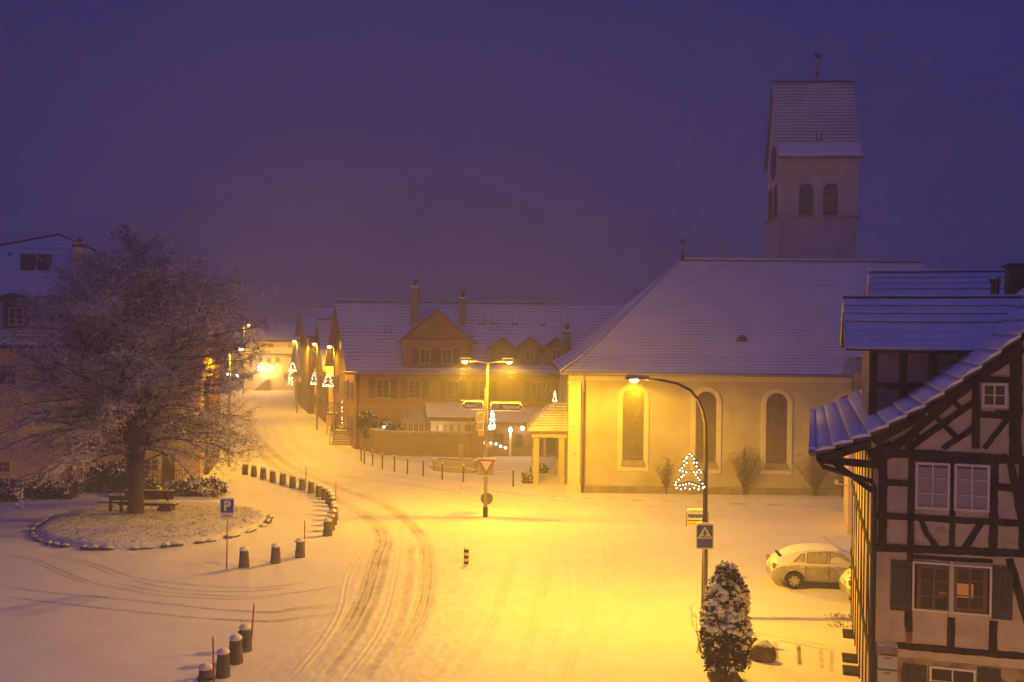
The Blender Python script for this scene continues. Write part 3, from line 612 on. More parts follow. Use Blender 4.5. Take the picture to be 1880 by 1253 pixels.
# garden wall: curved, pixel base line
base=[G(664,824),G(690,833),G(712,836.5),G(760,838),G(820,839),G(866,840)]
gw=thing('garden_wall','long curved rendered terrace wall with snowy coping in front of the inn','wall',base[2])
hgt=1.75;pl_=[np.array([p[0]-base[2][0],p[1]-base[2][1]]) for p in base]
def wall_strip(pts,z0,z1,th,name,m,par,off=0):
    b=MB();n=len(pts);vs=[]
    for i,p in enumerate(pts):
        t=pts[min(i+1,n-1)]-pts[max(i-1,0)];t=t/np.linalg.norm(t);nn=np.array([t[1],-t[0]])
        for o,z in ((th/2+off,z0),(th/2+off,z1),(-th/2-off,z1),(-th/2-off,z0)):
            vs.append((*(p+nn*o),z))
    fs=[(i*4+k,(i+1)*4+k,(i+1)*4+(k+1)%4,i*4+(k+1)%4) for i in range(n-1) for k in range(4)]+[(0,1,2,3),((n-1)*4+3,(n-1)*4+2,(n-1)*4+1,(n-1)*4)]
    return b.add(vs,fs).build(name,m,par)
wall_strip(pl_,-.1,hgt,.35,'wall_body',mat('terrace_wall_render',(.22,.165,.10),.9,.12,1.,bump=.3,bscale=8,aniso=(1,1,3)),gw);wall_strip(pl_,hgt+.003,hgt+.12,.35,'coping',m_stone,gw,.06)
gp=thing('gate_pillar','thick stone pillar with flat cap at the right end of the terrace wall','pillar',G(868,842)+np.array([.35,.2,0]))
MB().box(-.45,.45,-.45,.45,-.1,2.5).build('shaft',MATS['terrace_wall_render'],gp);MB().box(-.55,.55,-.55,.55,2.5,2.68).build('cap',m_stone,gp);MB().ball((0,0,3.0),.3,10,1.1).build('finial',m_stone,gp,True)
# terrace fill
tr_=MB().prism([(base[0][0],base[0][1]+.2,.0),(base[2][0],base[2][1]+.2,.0),(base[-1][0],base[-1][1]+.2,.0),(base[-1][0],78.1,.0),(base[0][0],78.1,.0)],(0,0,1.2)).build('terrace',m_stone);struct(tr_)
def leafblob(pts,size,m,name,parent=None,n=6):
    """many small leaf-like tufts"""
    v=[];f=[];k=0
    for p in pts:
        for _ in range(n):
            c=np.array(p)+rng.normal(0,size*.8,3);a=rng.normal(0,1,3);a/=np.linalg.norm(a);bb=np.cross(a,rng.normal(0,1,3));bb/=np.linalg.norm(bb)+1e-6
            s=size*rng.uniform(.5,1.2);v+=[c-a*s,c+bb*s*.5,c+a*s,c-bb*s*.5];f.append((k,k+1,k+2,k+3));k+=4
    return MB().add(v,f).build(name,m,parent)
def hedge(name,label,cat,u0,u1,vb,vt,Y,depth,m1=m_conif,m2=m_conif2,dens=260,group=None):
    a=D(u0,vb,Y);c=D(u1,vb,Y);zt=D((u0+u1)/2,vt,Y)[2];z0=max(a[2],0);zt-=z0
    o=thing(name,label,cat,((a[0]+c[0])/2,Y,z0),0,group);hw=(c[0]-a[0])/2
    pts=[];top=[]
    for _ in range(dens):
        x=random.uniform(-1,1);y=random.uniform(-1,1);hh=zt*(1-.35*abs(x)**3)*(1-.2*y*y)*random.uniform(.85,1.1)
        z=random.uniform(.05,1)*hh
        pts.append((x*hw,y*depth,z))
        if z>.62*hh: top.append((x*hw,y*depth,z+.06))
    leafblob(pts,.13,m1,'foliage',o,7);leafblob(top,.12,m2,'snowy_foliage',o,6)
    return o
hedge('hedge','snowy clipped hedge along the top of the terrace wall','hedge',668,740,802,775,77.,.35)
hedge('overhanging_bush','snow laden bush arching over the inn corner above the wall','bush',657,690,785,758,76.6,.4)
# conservatory
kf=Fr(*D(738,830,76.9)[:2]);kz=lambda v,y=0:kf.at(740,v,y)[1];kx_=lambda u,y=0:kf.at(u,790,y)[0]
co=thing('conservatory','glazed lean-to conservatory with snow filmed glass roof on the inn terrace','conservatory',kf.o)
b=MB().box(0,kx_(789),0,1.25,1.1,kz(801)).build('base_wall',m_pale,co)
nb=5
for k in range(nb):
    xa=kx_(789)*k/nb;xb=kx_(789)*(k+1)/nb;window(co,xa+.01,xb-.01,kz(801)+.003,kz(775),.05,2,1,.06,sill=False,fd=.06,mg=mat('conservatory_glass',(.16,.10,.06),.2,.1,2))
MB().prism([(-.15,-.15,kz(775)+.05),(kx_(791),-.15,kz(775)+.05),(kx_(775),1.28,kz(752,1.2)),(-.15,1.28,kz(752,1.2))],(0,0,.08)).build('glass_roof',m_glassroof,co)
rb=MB()
for k in range(7):
    t=k/6;xa=-.15+(kx_(791)+.15)*t;xb=-.15+(kx_(775)+.15)*t
    rb.tube([(xa,-.16,kz(775)+.15),(xb,1.26,kz(752,1.2)+.1)],.03,4)
rb.build('roof_bar',m_frame,co)
# restaurant annex (two low snowy roofs)
def annex(name,label,u0,u1,ub0,ub1,vt,ve,vb,Y,dep,mw,ztop_ext=0):
    fr=Fr(*D(u0,vb,Y)[:2]);xs=lambda u,y=0:fr.at(u,ve,y)[0]
    o=thing(name,label,'annex',fr.o);zb=max(fr.at(u0,vb)[1],-.1);ze=fr.at(u0,ve)[1]
    MB().box(0,xs(u1),0,dep,zb if zb>.3 else -.1,ze).build('wall',mw,o)
    zt=fr.at(u0,vt,dep-.3)[1]
    MB().prism([(xs(ub0)-.3,-.45,ze),(xs(ub1)+.2,-.45,ze),(fr.at(u1,vt,dep)[0]+.3,dep-.1,zt),(fr.at(u0-10,vt,dep)[0],dep-.1,zt)],(0,0,.16)).build('roof',mat('annex_roof_snow',(.14,.09,.06),.85,.1,2,snow=.95,snowlo=.2),o)
    MB().box(xs(ub0)-.3,xs(ub1)+.2,-.5,-.455,ze-.12,ze+.05).build('eave_board',m_frameb,o)
    return o,fr
an,af=annex('terrace_annex','white walled annex with low snowy roof and lit window on the terrace',790,872,792,872,743,769,802,75.9,2.2,mat('annex_render',(.56,.50,.42),.9,.06,1))
for a,c in ((800,806),(812,822),(824,833),(840,845),(852,864)):
    x0_,z1=af.at(a,779);x1_,z0_=af.at(c,797);window(an,x0_,x1_,z0_,z1,-.003,1,1,.05,sill=False,mg=mat('annex_glass',(.28,.2,.12),.2,.1,2))
lt=thing('terrace_lantern','small glowing lantern standing on the terrace by the annex window','lantern',aq(806,796,75.3))
MB().lathe([(.05,0),(.10,.04),(.10,.3),(.03,.42)],(0,0,-.35),8).build('case',m_dark,lt);MB().ball((0,0,.05),.10,8).build('bulb',m_bulbw,lt,True);glow(lt,(0,-.25,.1),16)
lt=thing('hedge_lantern','tiny white lantern light among the snowy terrace hedge','lantern',aq(705,785,76.))
MB().lathe([(.04,0),(.09,.04),(.09,.25),(.03,.34)],(0,0,-.3),8).build('case',m_dark,lt);MB().ball((0,-.05,.02),.09,8).build('bulb',m_bulbw,lt,True);glow(lt,(0,-.3,.1),4)
an2,af2=annex('open_shed','open timber shed with wide snowy roof behind the signpost pole',880,1004,880,1004,752,778,832,74.6,3.2,m_brownwall)
# timber posts and opening
for u in (884,937,1000):
    x,_=af2.at(u,800);MB().box(x-.09,x+.09,-.35,-.17,0,af2.at(900,779)[1]).build('post',m_pale,an2)
for a,c in ((905,925),(945,960)):
    x0_,z1=af2.at(a,795);x1_,z0_=af2.at(c,822);window(an2,x0_,x1_,z0_,z1,-.003,2,2,.05,mf=m_frameb,sill=False)
for i,(u,v,l) in enumerate(((937,790,'white hanging lantern on the shed post under the snowy roof'),(959,787,'round white globe lantern under the right part of the shed roof'))):
    p=aq(u,v,74.1);lt=thing('shed_lantern',l,'lantern',p)
    MB().ball((0,0,0),.13,10,1.3).build('bulb',m_bulbw,lt,True);MB().tube([(0,0,.15),(0,0,.36)],.02,5).build('hook',m_dark,lt);glow(lt,(0,-.1,-.28),18,(1,.72,.4))
# string of stars
sg=[(889,814),(901,814),(910.5,815.5),(919,819.5),(928,822.5)]
ls=thing('star_light_string','string of five glowing star lights hanging across the open shed','light string',aq(889,814,74.))
o0=aq(889,814,74.)
MB().tube([aq(u,v-1.5,74.)-o0 for u,v in sg]+[aq(935,821,74.)-o0],.012,4).build('cable',m_dark,ls)
for u,v in sg:
    c=aq(u,v,74.)-o0;pts=[]
    for k in range(10):
        rr=.15 if k%2==0 else .07;a=math.pi/2+k*math.pi/5;pts.append((c[0]+rr*math.cos(a),c[1],c[2]+rr*math.sin(a)))
    MB().prism(pts,(0,.05,0)).build('star',mat('star_light',(1,.9,.8),.5,0,1,emit=(1,.80,.55),estr=5),ls)
# ================================================================ HOUSES ALONG THE STREET
def street_house(name,label,x,y,L,Dp,ze,zr_,mw,mr,sk_=-.3,group='houses along the left side of the village street',side=True,nw=2):
    o=thing(name,label,'house',(x,y,0),0,group)
    MB().prism([(0,0,-.1),(L,0,-.1),(L+sk_*Dp,Dp,-.1),(sk_*Dp,Dp,-.1)],(0,0,ze+.1)).build('wall',mw,o)
    MB().prism([(0.02,0,ze),(sk_*Dp/2+.02,Dp/2,zr_-.25),(sk_*Dp+.02,Dp,ze)],(.3,0,0)).build('gable_wall',m_brownwall,o)
    skroof(o,L,Dp,ze+.2,zr_,mr,oh=.6,ohx=.6,sk_=sk_)
    for k in range(nw):
        yy=Dp*(k+.6)/(nw+.4);side_win(o,yy-.45,yy+.45,1.,2.3,sk_);
        if ze>4.4: side_win(o,yy-.45,yy+.45,3.4,4.5,sk_)
    return o
GR='houses along the left side of the village street'
hb=street_house('village_house','tall dark gabled house beside the inn with bright lamp lit low roof',-17.9,97.2,12,10.5,5.4,10.35,m_brownwall,m_roofI)
# lit lean-to roof between inn and house
an3=thing('lean_to','low lean-to with lamp lit snowy roof tucked between the two gables','lean-to',(*D(600,700,95.3)[:2],0),0)
fr=Fr(*D(600,700,95.3)[:2]);ze=fr.at(600,695)[1];x1_=fr.at(636,700)[0]+1.5
MB().box(.15,x1_,.2,1.9,-.1,ze).build('wall',m_yellow,an3)
MB().prism([(0,-.35,ze),(x1_,-.35,ze),(x1_,1.95,ze+2.0),(-.5,1.95,ze+2.0)],(0,0,.15)).build('roof',m_roofI,an3)
x0_,z1=fr.at(609,700);x1_,z0_=fr.at(626,722);window(an3,.5,1.6,z0_,z1,.197,2,1,.06)
hc=street_house('village_house','tall house with brown boarded gable, third along the street',-22.3,109.5,14,11,8.6,11.95,m_brownwall,m_roofI)
hy=street_house('village_house','narrow yellow lit house with short snowy gable beside the lamp post',-20.8,106.4,6,2.6,6.9,8.0,m_yellow,m_roofI,nw=1)
hd=street_house('village_house','low brown house with steep snow edged gable near the end of the row',-25.6,121.,12,9,4.4,7.2,m_brownwall,m_roofI)
# shop awning / door canopy in front of the row
p=G(553,748);aw=thing('door_canopy','small yellow lit canopy over a street door in the house row','canopy',p)
MB().prism([(-.9,0,3.0),(.9,0,3.0),(.9,1.2,3.5),(-.9,1.2,3.5)],(0,0,.1)).build('roof',m_yellow,aw)
for x in (-.8,.8): MB().box(x-.06,x+.06,.05,.17,0,3.0).build('post',m_frame,aw)
# house closing the street
ef=Fr(*D(449,716,149)[:2],.0)
eb=thing('corner_house','pale two storey house with long dormer closing the end of the street','house',ef.o)
ex=lambda u,y=0:ef.at(u,690,y)[0];ez_=lambda v,y=0:ef.at(500,v,y)[1]
EL=ex(566);MB().box(0,EL,0,10,-.1,ez_(651)).build('wall',m_pale,eb)
r=MB();zt=ez_(598,6.);r.prism([(-.6,-.6,ez_(652)),(EL+1,-.6,ez_(652)),(EL-1,6,zt),(.6,6,zt)],(0,0,.2));r.prism([(-.6,-.6,ez_(652)),(.6,6,zt),(.6,7,zt),(-.6,11,ez_(652))],(0,0,.2));r.build('roof',mat('far_roof_snow',(.14,.09,.06),.85,.1,2,snow=.92,snowlo=.1),eb)
zd=ez_(627,.8);MB().box(ex(467,.8),ex(550,.8),.8,5,ez_(645,.8),zd).build('dormer',m_pale,eb)
MB().box(ex(465,.8),ex(552,.8),.4,5.2,zd,zd+.25).build('dormer_roof',m_tilesn,eb)
for a,c in ((478,488),(491,502),(528,540)): window(eb,ex(a,.8),ex(c,.8),ez_(642,.8),ez_(631,.8),.797,2,1,.08,mg=mat('far_glass',(.12,.09,.06),.3,.1,2))
for a in (457,473,489,505): window(eb,ex(a),ex(a+9),ez_(666),ez_(656.5),-.003,2,1,.08,mg=MATS['far_glass'])
for a in (457,520,535): window(eb,ex(a),ex(a+8),ez_(697),ez_(684),-.003,2,1,.08,mg=MATS['far_glass'])
chimney(eb,ex(485,6),ex(491,6),5.6,6.4,zt-.5,ez_(594,6.),m_plinth)
MB().box(ex(448),ex(452),-.25,-.003,0,ez_(651)).build('corner_pilaster',m_churchw,eb)
b=MB();b.prism([(ex(470),-1.4,0),(ex(497),-1.4,0),(ex(497),-1.4,ez_(697)),(ex(494),-1.4,ez_(697))],(0,1.2,0));b.build('ramp',m_stone,eb)
for i,(u,v,mm,nm,pw,col) in enumerate(((478,675,m_bulbw,'pair of white wall lights on the pale house at the street end',240,(1,.75,.5)),(499,674,m_bulby,'bright yellow wall lamp on the pale house at the street end',520,(1,.58,.12)))):
    p=ef.at(u,v,-.6);lt=thing('wall_lamp',nm,'lamp',(ef.o[0]+p[0],ef.o[1]-.6,p[1]))
    for dx in ((-.35,.35) if i==0 else (0,)): MB().ball((dx,0,0),.17 if i==0 else .26,10).build('globe',mm,lt,True)
    MB().box(-.35,.35,.28,.58,.0,.08).build('bracket',m_dark,lt);glow(lt,(0,-.5,-.2),pw,col,rad=.25)
# dim building and hedge at the far left of the street
fb=thing('distant_barn','dim grey barn with snowy roof beyond the street end','barn',(*D(400,712,175)[:2],0));fr=Fr(*D(400,712,175)[:2])
MB().box(-14,fr.at(447,690)[0],0,9,-.1,fr.at(430,665)[1]).build('wall',m_brownwall,fb)
MB().prism([(-14.5,-.6,fr.at(430,664)[1]),(fr.at(449,690)[0],-.6,fr.at(430,664)[1]),(fr.at(449,690)[0],5,fr.at(430,628,5)[1]),(-14.5,5,fr.at(430,628,5)[1])],(0,0,.2)).build('roof',MATS['far_roof_snow'],fb)
for u,v,l in ((420,688,'small pale light at the left of the distant barn'),(434,689,'greenish white double window light on the distant barn')):
    p=D(u,v,174);lt=thing('barn_light',l,'lamp',p);MB().box(-.35,-.05,-.05,.05,-.25,.2).build('globe',m_bulbw,lt);MB().box(.05,.35,-.05,.05,-.35,.12).build('globe',m_bulbw,lt)
#@@LEFTHOUSE
# ================================================================ LEFT HOUSE (behind the tree)
lf=Fr(0,0,.2);lf.o=D(367,885,61.5)-lf.ex*12.5;lf.o[2]=0
lh=thing('mansard_house','big yellow rendered house with snowy mansard roof behind the bare tree','house',lf.o,lf.a)
lx=lambda u,y=0,v=700:lf.at(u,v,y)[0];lz=lambda v,y=0,u=60:lf.at(u,v,y)[1]
XR=12.5;ze=lz(640)
MB().box(-8,XR,0,14,-.1,2.9).build('ground_floor_wall',mat('left_house_lower_render',(.52,.38,.30),.9,.1,1),lh)
MB().box(-8,XR-.01,.01,14,2.9,ze).build('wall',m_yellow,lh)
MB().box(-8.4,XR+.5,-.55,14,ze,ze+.22).build('eave_board',m_woodb,lh)
MB().tube([(-8.5,-.62,ze+.14),(XR+.5,-.62,ze+.14)],.08,6).build('gutter',m_dark,lh)
zm=lz(545,.9);z1=ze+.22
r=MB();r.prism([(-8.5,-.55,z1),(XR+.5,-.55,z1),(XR-.3,.9,zm),(-8.5,.9,zm)],(0,.15,0));r.prism([(XR+.5,-.55,z1),(XR-.3,.9,zm),(XR-.3,13,zm),(XR+.5,14,z1)],(-.15,0,0));r.build('mansard_slope',m_roofM,lh)
MB().box(-8.5,XR+.45,-.6,-.1,z1+.005,z1+.25).build('eave_snow',m_snow,lh)
za=lz(430,5.5);xp=lx(108,5.5)
zk=zm+.02;r=MB()
A=(-8.6,.2,zk+.12);Bq=(XR+.1,.2,zk+.12)
r.add([(-12,.2,zk),(XR-.1,.2,zk),(XR-.1,13,zk),(-12,13,zk),(xp,5.5,za),(xp,7,za)],[(0,1,4),(1,2,5,4),(2,3,5),(3,0,4,5)]);r.build('roof',m_roofL,lh)
MB().box(-12,XR-.05,.1,.6,zk-.2,zk-.005).build('upper_eave_board',m_woodb,lh)
MB().tube([(-12,.2,zk+.05),(xp,5.5,za+.04),(XR-.1,.2,zk+.05)],.09,6).build('ridge_tiles',m_tilesn,lh)
k=(za-zk)/5.3
def roofy(v,u):
    y=3.
    for _ in range(12): y=(lf.at(u,v,y)[1]-zk)/k+.2
    return y
for ua,ub in ((37,62),(68,92)):
    y=roofy(497,50);xa,zb=lf.at(ua,499,y);xb,zt=lf.at(ub,466,y)
    o=MB().prism([(xa,y,zb+.12),(xa+.12,y,zb),(xb-.12,y,zb),(xb,y,zb+.12),(xb,y,zt),(xa,y,zt)],(0,.5,0)).build('roof_hatch',m_dark,lh);MB().box(xa,xb,y,y+.5,zt+.003,zt+.05).build('snow',m_snow,o)
y=roofy(505,145);xa,zb=lf.at(134,505,y);xb,zt=lf.at(154,455,y)
o=MB().box(xa,xb,y,y+.8,zb-.3,zt).build('chimney',m_pink,lh);MB().box(xa-.06,xb+.06,y-.06,y+.86,zt,zt+.22).build('cap',m_dark,o);xc_=(xa+xb)/2;MB().box(xc_-.15,xc_+.15,y+.2,y+.5,zt+.25,zt+.6).build('pot',m_dark,o);MB().box(xa,xb,y,y+.8,zt+.222,zt+.30).build('snow',m_snow,o)
y=roofy(470,17);xa,zb=lf.at(14,473,y);MB().box(xa,xa+.2,y,y+.2,zb-.3,zb+.3).build('vent_pipe',m_dark,lh)
# segmental dormer window in the mansard
dy=-.35;xa,zb=lf.at(5,600,dy);xb,zt=lf.at(50,553,dy)
o=MB().box(xa,xb,dy,1.,zb-.1,zt).build('dormer',m_woodb,lh)
P=[(xa-.35+(xb-xa+.7)*t,zt+.35*math.sin(math.pi*t)) for t in np.linspace(0,1,9)]
b=MB()
for i in range(8):
    (x0_,z0_),(x1_,z1_)=P[i],P[i+1];b.prism([(x0_,dy-.3,z0_),(x1_,dy-.3,z1_),(x1_,1.2,z1_),(x0_,1.2,z0_)],(0,0,.12))
b.build('dormer_roof',m_tilesn,o)
window(o,lx(15,dy,575),lx(44,dy,575),lz(598,dy),lz(565,dy),dy-.003,2,3,.07,mf=mat('cream_window_paint',(.5,.38,.28),.6,.1,5),sill=False)
# facade windows
wl=MATS['cream_window_paint']
for ua,ub in ((-8,32),(70,104),(160,195),(262,296),(330,362)): window(lh,lx(ua),lx(ub),lz(707),lz(669),-.003,2,3,.10,mf=wl,mshut=None)
for ua,ub in ((-10,20),(160,190),(262,292)): window(lh,lx(ua,0,850),lx(ub,0,850),lz(868),lz(845),-.003,2,2,.08,mf=wl,mg=mat('green_shop_glass',(.05,.05,.02),.3,.2,2))
dr=MB().box(lx(300),lx(322),-.06,-.004,0,lz(835)).build('door',m_shutterI,lh);MB().ball((lx(319),-.1,1.0),.05,6).build('handle',m_metal,dr)
MB().box(lx(128),lx(135),-.12,-.004,0,2.9).build('downpipe',m_woodb,lh)
# rust red annex at the right end
ra=thing('red_outbuilding','rust red outbuilding wall at the right end of the mansard house','outbuilding',tuple(lf.o+lf.ex*(XR+.02)+lf.ey*2.5),lf.a)
zr4=lf.at(395,700,2.5)[1];MB().box(0,.25,0,8,-.1,zr4).build('wall',m_rust,ra);MB().box(0,.4,-.1,8.1,zr4,zr4+.1).build('coping',m_rust,ra)
#@@TIMBER
# ================================================================ HALF-TIMBERED HOUSE (right foreground)
hf=Fr(8.4,23.,-math.atan(.3))
th=thing('half_timbered_house','half timbered house with dark beams, pale infill and snow covered tile roof','house',hf.o,hf.a)
q=lambda u,v,y=0.:hf.at(u,v,y)
HW=9.;HD=11.5
MB().box(0,HW,0,HD,-.1,6.75).build('wall',m_plaster,th)
# gable infill follows the roof underside
prof=[(-1.28,6.85),(-.09,7.33),(1.05,8.03),(2.15,8.9),(3.0,9.66),(5.2,11.75)]
gp_=[(.0,6.752),(HW,6.752),(HW,8.2),(5.2,11.3),(3.,9.35),(2.15,8.6),(1.05,7.75),(.1,7.15)]
MB().prism([(x,.003,z) for x,z in gp_],(0,HD-.01,0)).build('gable_wall',m_plaster,th)
tb=MB();Y0,Y1=-.035,-.002
def bm(u0,v0,u1,v1,wpx,y0=Y0,y1=Y1):
    a=np.array(q(u0,v0));b=np.array(q(u1,v1));d=b-a;L_=np.linalg.norm(d);d=d/L_;n_=np.array([-d[1],d[0]]);m_=max(3,int(L_/.16));w_=wpx/78.
    up=[a+d*L_*i/m_+n_*(w_/2*random.uniform(.84,1.14)) for i in range(m_+1)];dn=[a+d*L_*i/m_-n_*(w_/2*random.uniform(.84,1.14)) for i in range(m_+1)]
    yy=y0-random.uniform(0,.012)
    for i in range(m_):
        tb.prism([(p[0],yy,p[1]) for p in (up[i],up[i+1],dn[i+1],dn[i])],(0,y1-yy,0))
bm(1621,822,1620,1004,15);bm(1673.5,832,1672,1004,11);bm(1672,1012,1669,1160,11)
bm(1749,846,1748,1006,10);bm(1825,838,1823,1018,14)
bm(1600,829,1890,846,15);bm(1678,842,1822,849,9);bm(1626,886,1670,888,11);bm(1831,894,1866,897,12)
bm(1608,946,1890,963,11);bm(1604,1005,1890,1017,14);bm(1646,1185,1890,1206,12)
bm(1676,1022,1822,1031,7)
bm(1853,838,1884,1000,12);bm(1853,1026,1888,1150,13);bm(1846,838,1842,838.1,10)
bm(1690,951,1700,978,10);bm(1700,978,1722,1008,10);bm(1804,957,1786,984,10);bm(1786,984,1769,1010,10)
bm(1746,1134,1745,1196,13);bm(1824,1140,1823,1205,13);bm(1668,1124,1668,1152,12)
bm(1792,700,1791,824,13);bm(1865,645,1864,838,20);bm(1798,696,1856,698,10);bm(1798,761,1856,765,11);bm(1828,758,1858,760,10)
bm(1807,824,1851,768,9)
bm(1664,826,1790,737,11);bm(1731,824,1790,785,10);bm(1676,790,1692,810,9);bm(1713,760,1760,808,9);bm(1749,735,1767,753,9)
bm(1655,812,1806,688,12);bm(1806,688,1880,640,14);bm(1640,822,1680,795,16)
bm(1876,838,1876,1010,10)
tb.build('timber_frame',m_wood,th)
MB().beam(q(1596,838),q(1640,822),.30,-.5,.0).build('corner_bracket',m_wood,th)
# brick patch in a rotten post foot
MB().box(q(1663,1180)[0],q(1675,1180)[0],-.03,-.002,q(1668,1182)[1],q(1668,1152)[1]).build('brick_patch',mat('old_bricks',(.3,.12,.07),.9,.5,9),th)
# windows
def win2(u0,u1,v0,v1,cols,rows,fw,mg,fd=.06,label=None,y=-.003,mf=None,sill=False):
    x0_,z1_=q(u0,v0);x1_,z0_=q(u1,(v1));return window(th,x0_,x1_,z0_,z1_,y,cols,rows,fw,mf=mf or mat('near_window_paint',(.62,.56,.58),.5,.05,5),mg=mg,sill=sill,fd=fd)
w1=win2(1681,1743,848,937,2,3,.055,m_blind);w2=win2(1752,1816,851,941,2,3,.055,m_blind)
for a,c,v in ((1685,1739,851),(1756,1812,854)):
    x0_,z1_=q(a,v);x1_,z0_=q(c,v+9);MB().box(x0_,x1_,-.035,-.0255,z0_,z1_).build('dark_strip',mat('glass_above_blind',(.03,.035,.12),.3,.05,3),w1 if a<1700 else w2)
ww=win2(1675,1819,1029,1131,1,1,.045,mat('room_dark',(.05,.025,.015),.9,.2,3),.10)
for a,c in ((1686,1742),(1752,1808)):
    x0_,z1_=q(a,1035);x1_,z0_=q(c,1122);s_=window(th,x0_-.03,x1_+.03,z0_-.03,z1_,-.036,2,3,.085,mf=m_frameb,sill=False,fd=.045,mg=mat('room_glass',(.04,.02,.012),.25,.3,2,spec=.3))
MB().box(q(1742,1060)[0],q(1750,1060)[0],-.115,-.104,q(1745,1130)[1],q(1745,1030)[1]).build('mullion',m_frame,ww)
x0_,z1_=q(1754,1070);x1_,z0_=q(1786,1098);MB().box(x0_,x1_,-.062,-.054,z0_,z1_).build('curtain',m_curt,ww)
x0_,z1_=q(1722,1085);x1_,z0_=q(1738,1092);MB().box(x0_,x1_,-.062,-.054,z0_,z1_).build('curtain',mat('curtain_dim',(.2,.08,.03),.9,.3,9,emit=(1,.3,.05),estr=.05),ww)
def shut(u0,v0,u1,v1,y=-.05):
    x0_,z1_=q(u0,v0);x1_,z0_=q(u1,v1);b=MB();n=4
    for k in range(n):
        a=x0_+(x1_-x0_)*k/n;c=x0_+(x1_-x0_)*(k+1)/n;b.box(a+.004,c-.004,y-.03,y,z0_,z1_)
    for t in (.12,.82): b.box(x0_+.01,x1_-.01,y-.05,y-.03,z0_+(z1_-z0_)*t,z0_+(z1_-z0_)*t+.09)
    return b.build('shutter',m_shutter,th)
shut(1636,1027,1672,1122);shut(1821,1037,1858,1138);shut(1657,1217,1700,1300);shut(1794,1224,1836,1310)
win2(1706,1790,1221,1310,2,3,.05,MATS['room_glass'],.08)
win2(1802,1849,703,749,2,2,.06,m_glass)
# ground-floor stone strip with stains
MB().box(0,HW,-.02,-.001,-.1,q(1700,1212)[1]).build('rubble_base',mat('stained_base_render',(.36,.26,.17),.95,.3,2,bump=.8,bscale=4,dirt=((.15,.10,.06),1.5,.5)),th)
# roof: courses of tiles under snow, along the profile; the far side too
def interp(t,P):
    for i in range(len(P)-1):
        if P[i][0]<=t<=P[i+1][0]: k=(t-P[i][0])/(P[i+1][0]-P[i][0]);return P[i][1]+k*(P[i+1][1]-P[i][1])
    return P[-1][1]
rf=MB();sn=MB();x=-1.28;nC=17;step=(5.2+1.28)/nC
yv,yb=-.5,HD+.6
SEG=26
for i in range(nC):
    xa=-1.28+i*step;xb=xa+step*1.10;za_=interp(xa,prof);zb_=interp(min(xb,5.2),prof);lift=.075
    rf.prism([(xa,yv,za_+lift-.09),(xb,yv,zb_-.09),(xb,yv,zb_-.16),(xa,yv,za_+lift-.16)],(0,yb-yv,0))
    # snow pad on each course, softly waving front edge
    n=60;vs=[];fs=[]
    for k in range(n+1):
        y=yv-.03+(yb-yv+.06)*k/n;wv=.018*math.sin(y*2*math.pi/.30)+random.uniform(-.008,.008);hh=.045+.015*random.random()
        a=xa-.02+wv
        vs+=[(a,y,za_+lift-.088),(a-.012,y,za_+lift-.06+hh*.3),(a+.05,y,za_+lift-.05+hh*.7),(xa+step*.5,y,(za_+zb_)/2+lift*.5-.06+hh),(xb,y,zb_-.06+hh*.6),(xb,y,zb_-.088)]
    for k in range(n):
        for j in range(6):
            j2=(j+1)%6;fs.append((k*6+j,(k+1)*6+j,(k+1)*6+j2,k*6+j2))
    fs+=[tuple(range(5,-1,-1)),tuple(n*6+j for j in range(6))]
    sn.add(vs,fs)
rf.build('roof',m_tile,th);sn.build('roof_snow',m_snow,th,True)
MB().prism([(5.2,yv,11.55),(HW+1.,yv,7.9),(HW+1.,yv,8.15),(5.2,yv,11.8)],(0,yb-yv,0)).build('far_roof_slope',m_tilesn,th)
# verge board, rafters and dark soffit
vb_=MB()
for i in range(len(prof)-1):
    a,c=prof[i],prof[i+1];vb_.prism([(a[0],0,a[1]-.17),(c[0],0,c[1]-.17),(c[0],0,c[1]-.36),(a[0]+.1,0,a[1]-.30)],(0,.07,0))
vb_=vb_.build('verge_board',m_wood,th);vb_.location.y=yv+.04
sf=MB()
for i in range(len(prof)-1):
    a,c=prof[i],prof[i+1];sf.prism([(a[0],yv+.12,a[1]-.18),(c[0],yv+.12,c[1]-.18),(c[0],yv+.12,c[1]-.24),(a[0],yv+.12,a[1]-.24)],(0,HD+.3,0))
sf.build('soffit',m_wood,th)
MB().beam((.2,6.55),(-1.1,6.62),.16,-.28,-.12).build('eave_beam',m_wood,th)
MB().beam((-1.0,6.65),(-.02,5.95),.12,-.25,-.13).build('eave_brace',m_wood,th)
# gutter and downpipe
gt=MB();n=14;pts=[]
gt.tube([(-1.37,-.55,6.80),(-1.37,HD+.4,6.80)],.085,10);gt=gt.build('gutter',m_metal,th,True)
MB().box(-1.44,-1.30,-.52,HD+.3,6.86,6.93).build('snow',m_snow,gt)
a_=q(1503,842,-.45);b_=q(1512,858,-.45);c2=q(1600,884,-.2);d2_=q(1606,896,-.18);e2=q(1601,1400,-.18)
MB().tube([(a_[0],-.45,a_[1]),(b_[0],-.45,b_[1]),(c2[0],-.2,c2[1]),(d2_[0],-.17,d2_[1]),(d2_[0]+.0,-.17,e2[1])],.06,10).build('downpipe',m_dark,th,True)
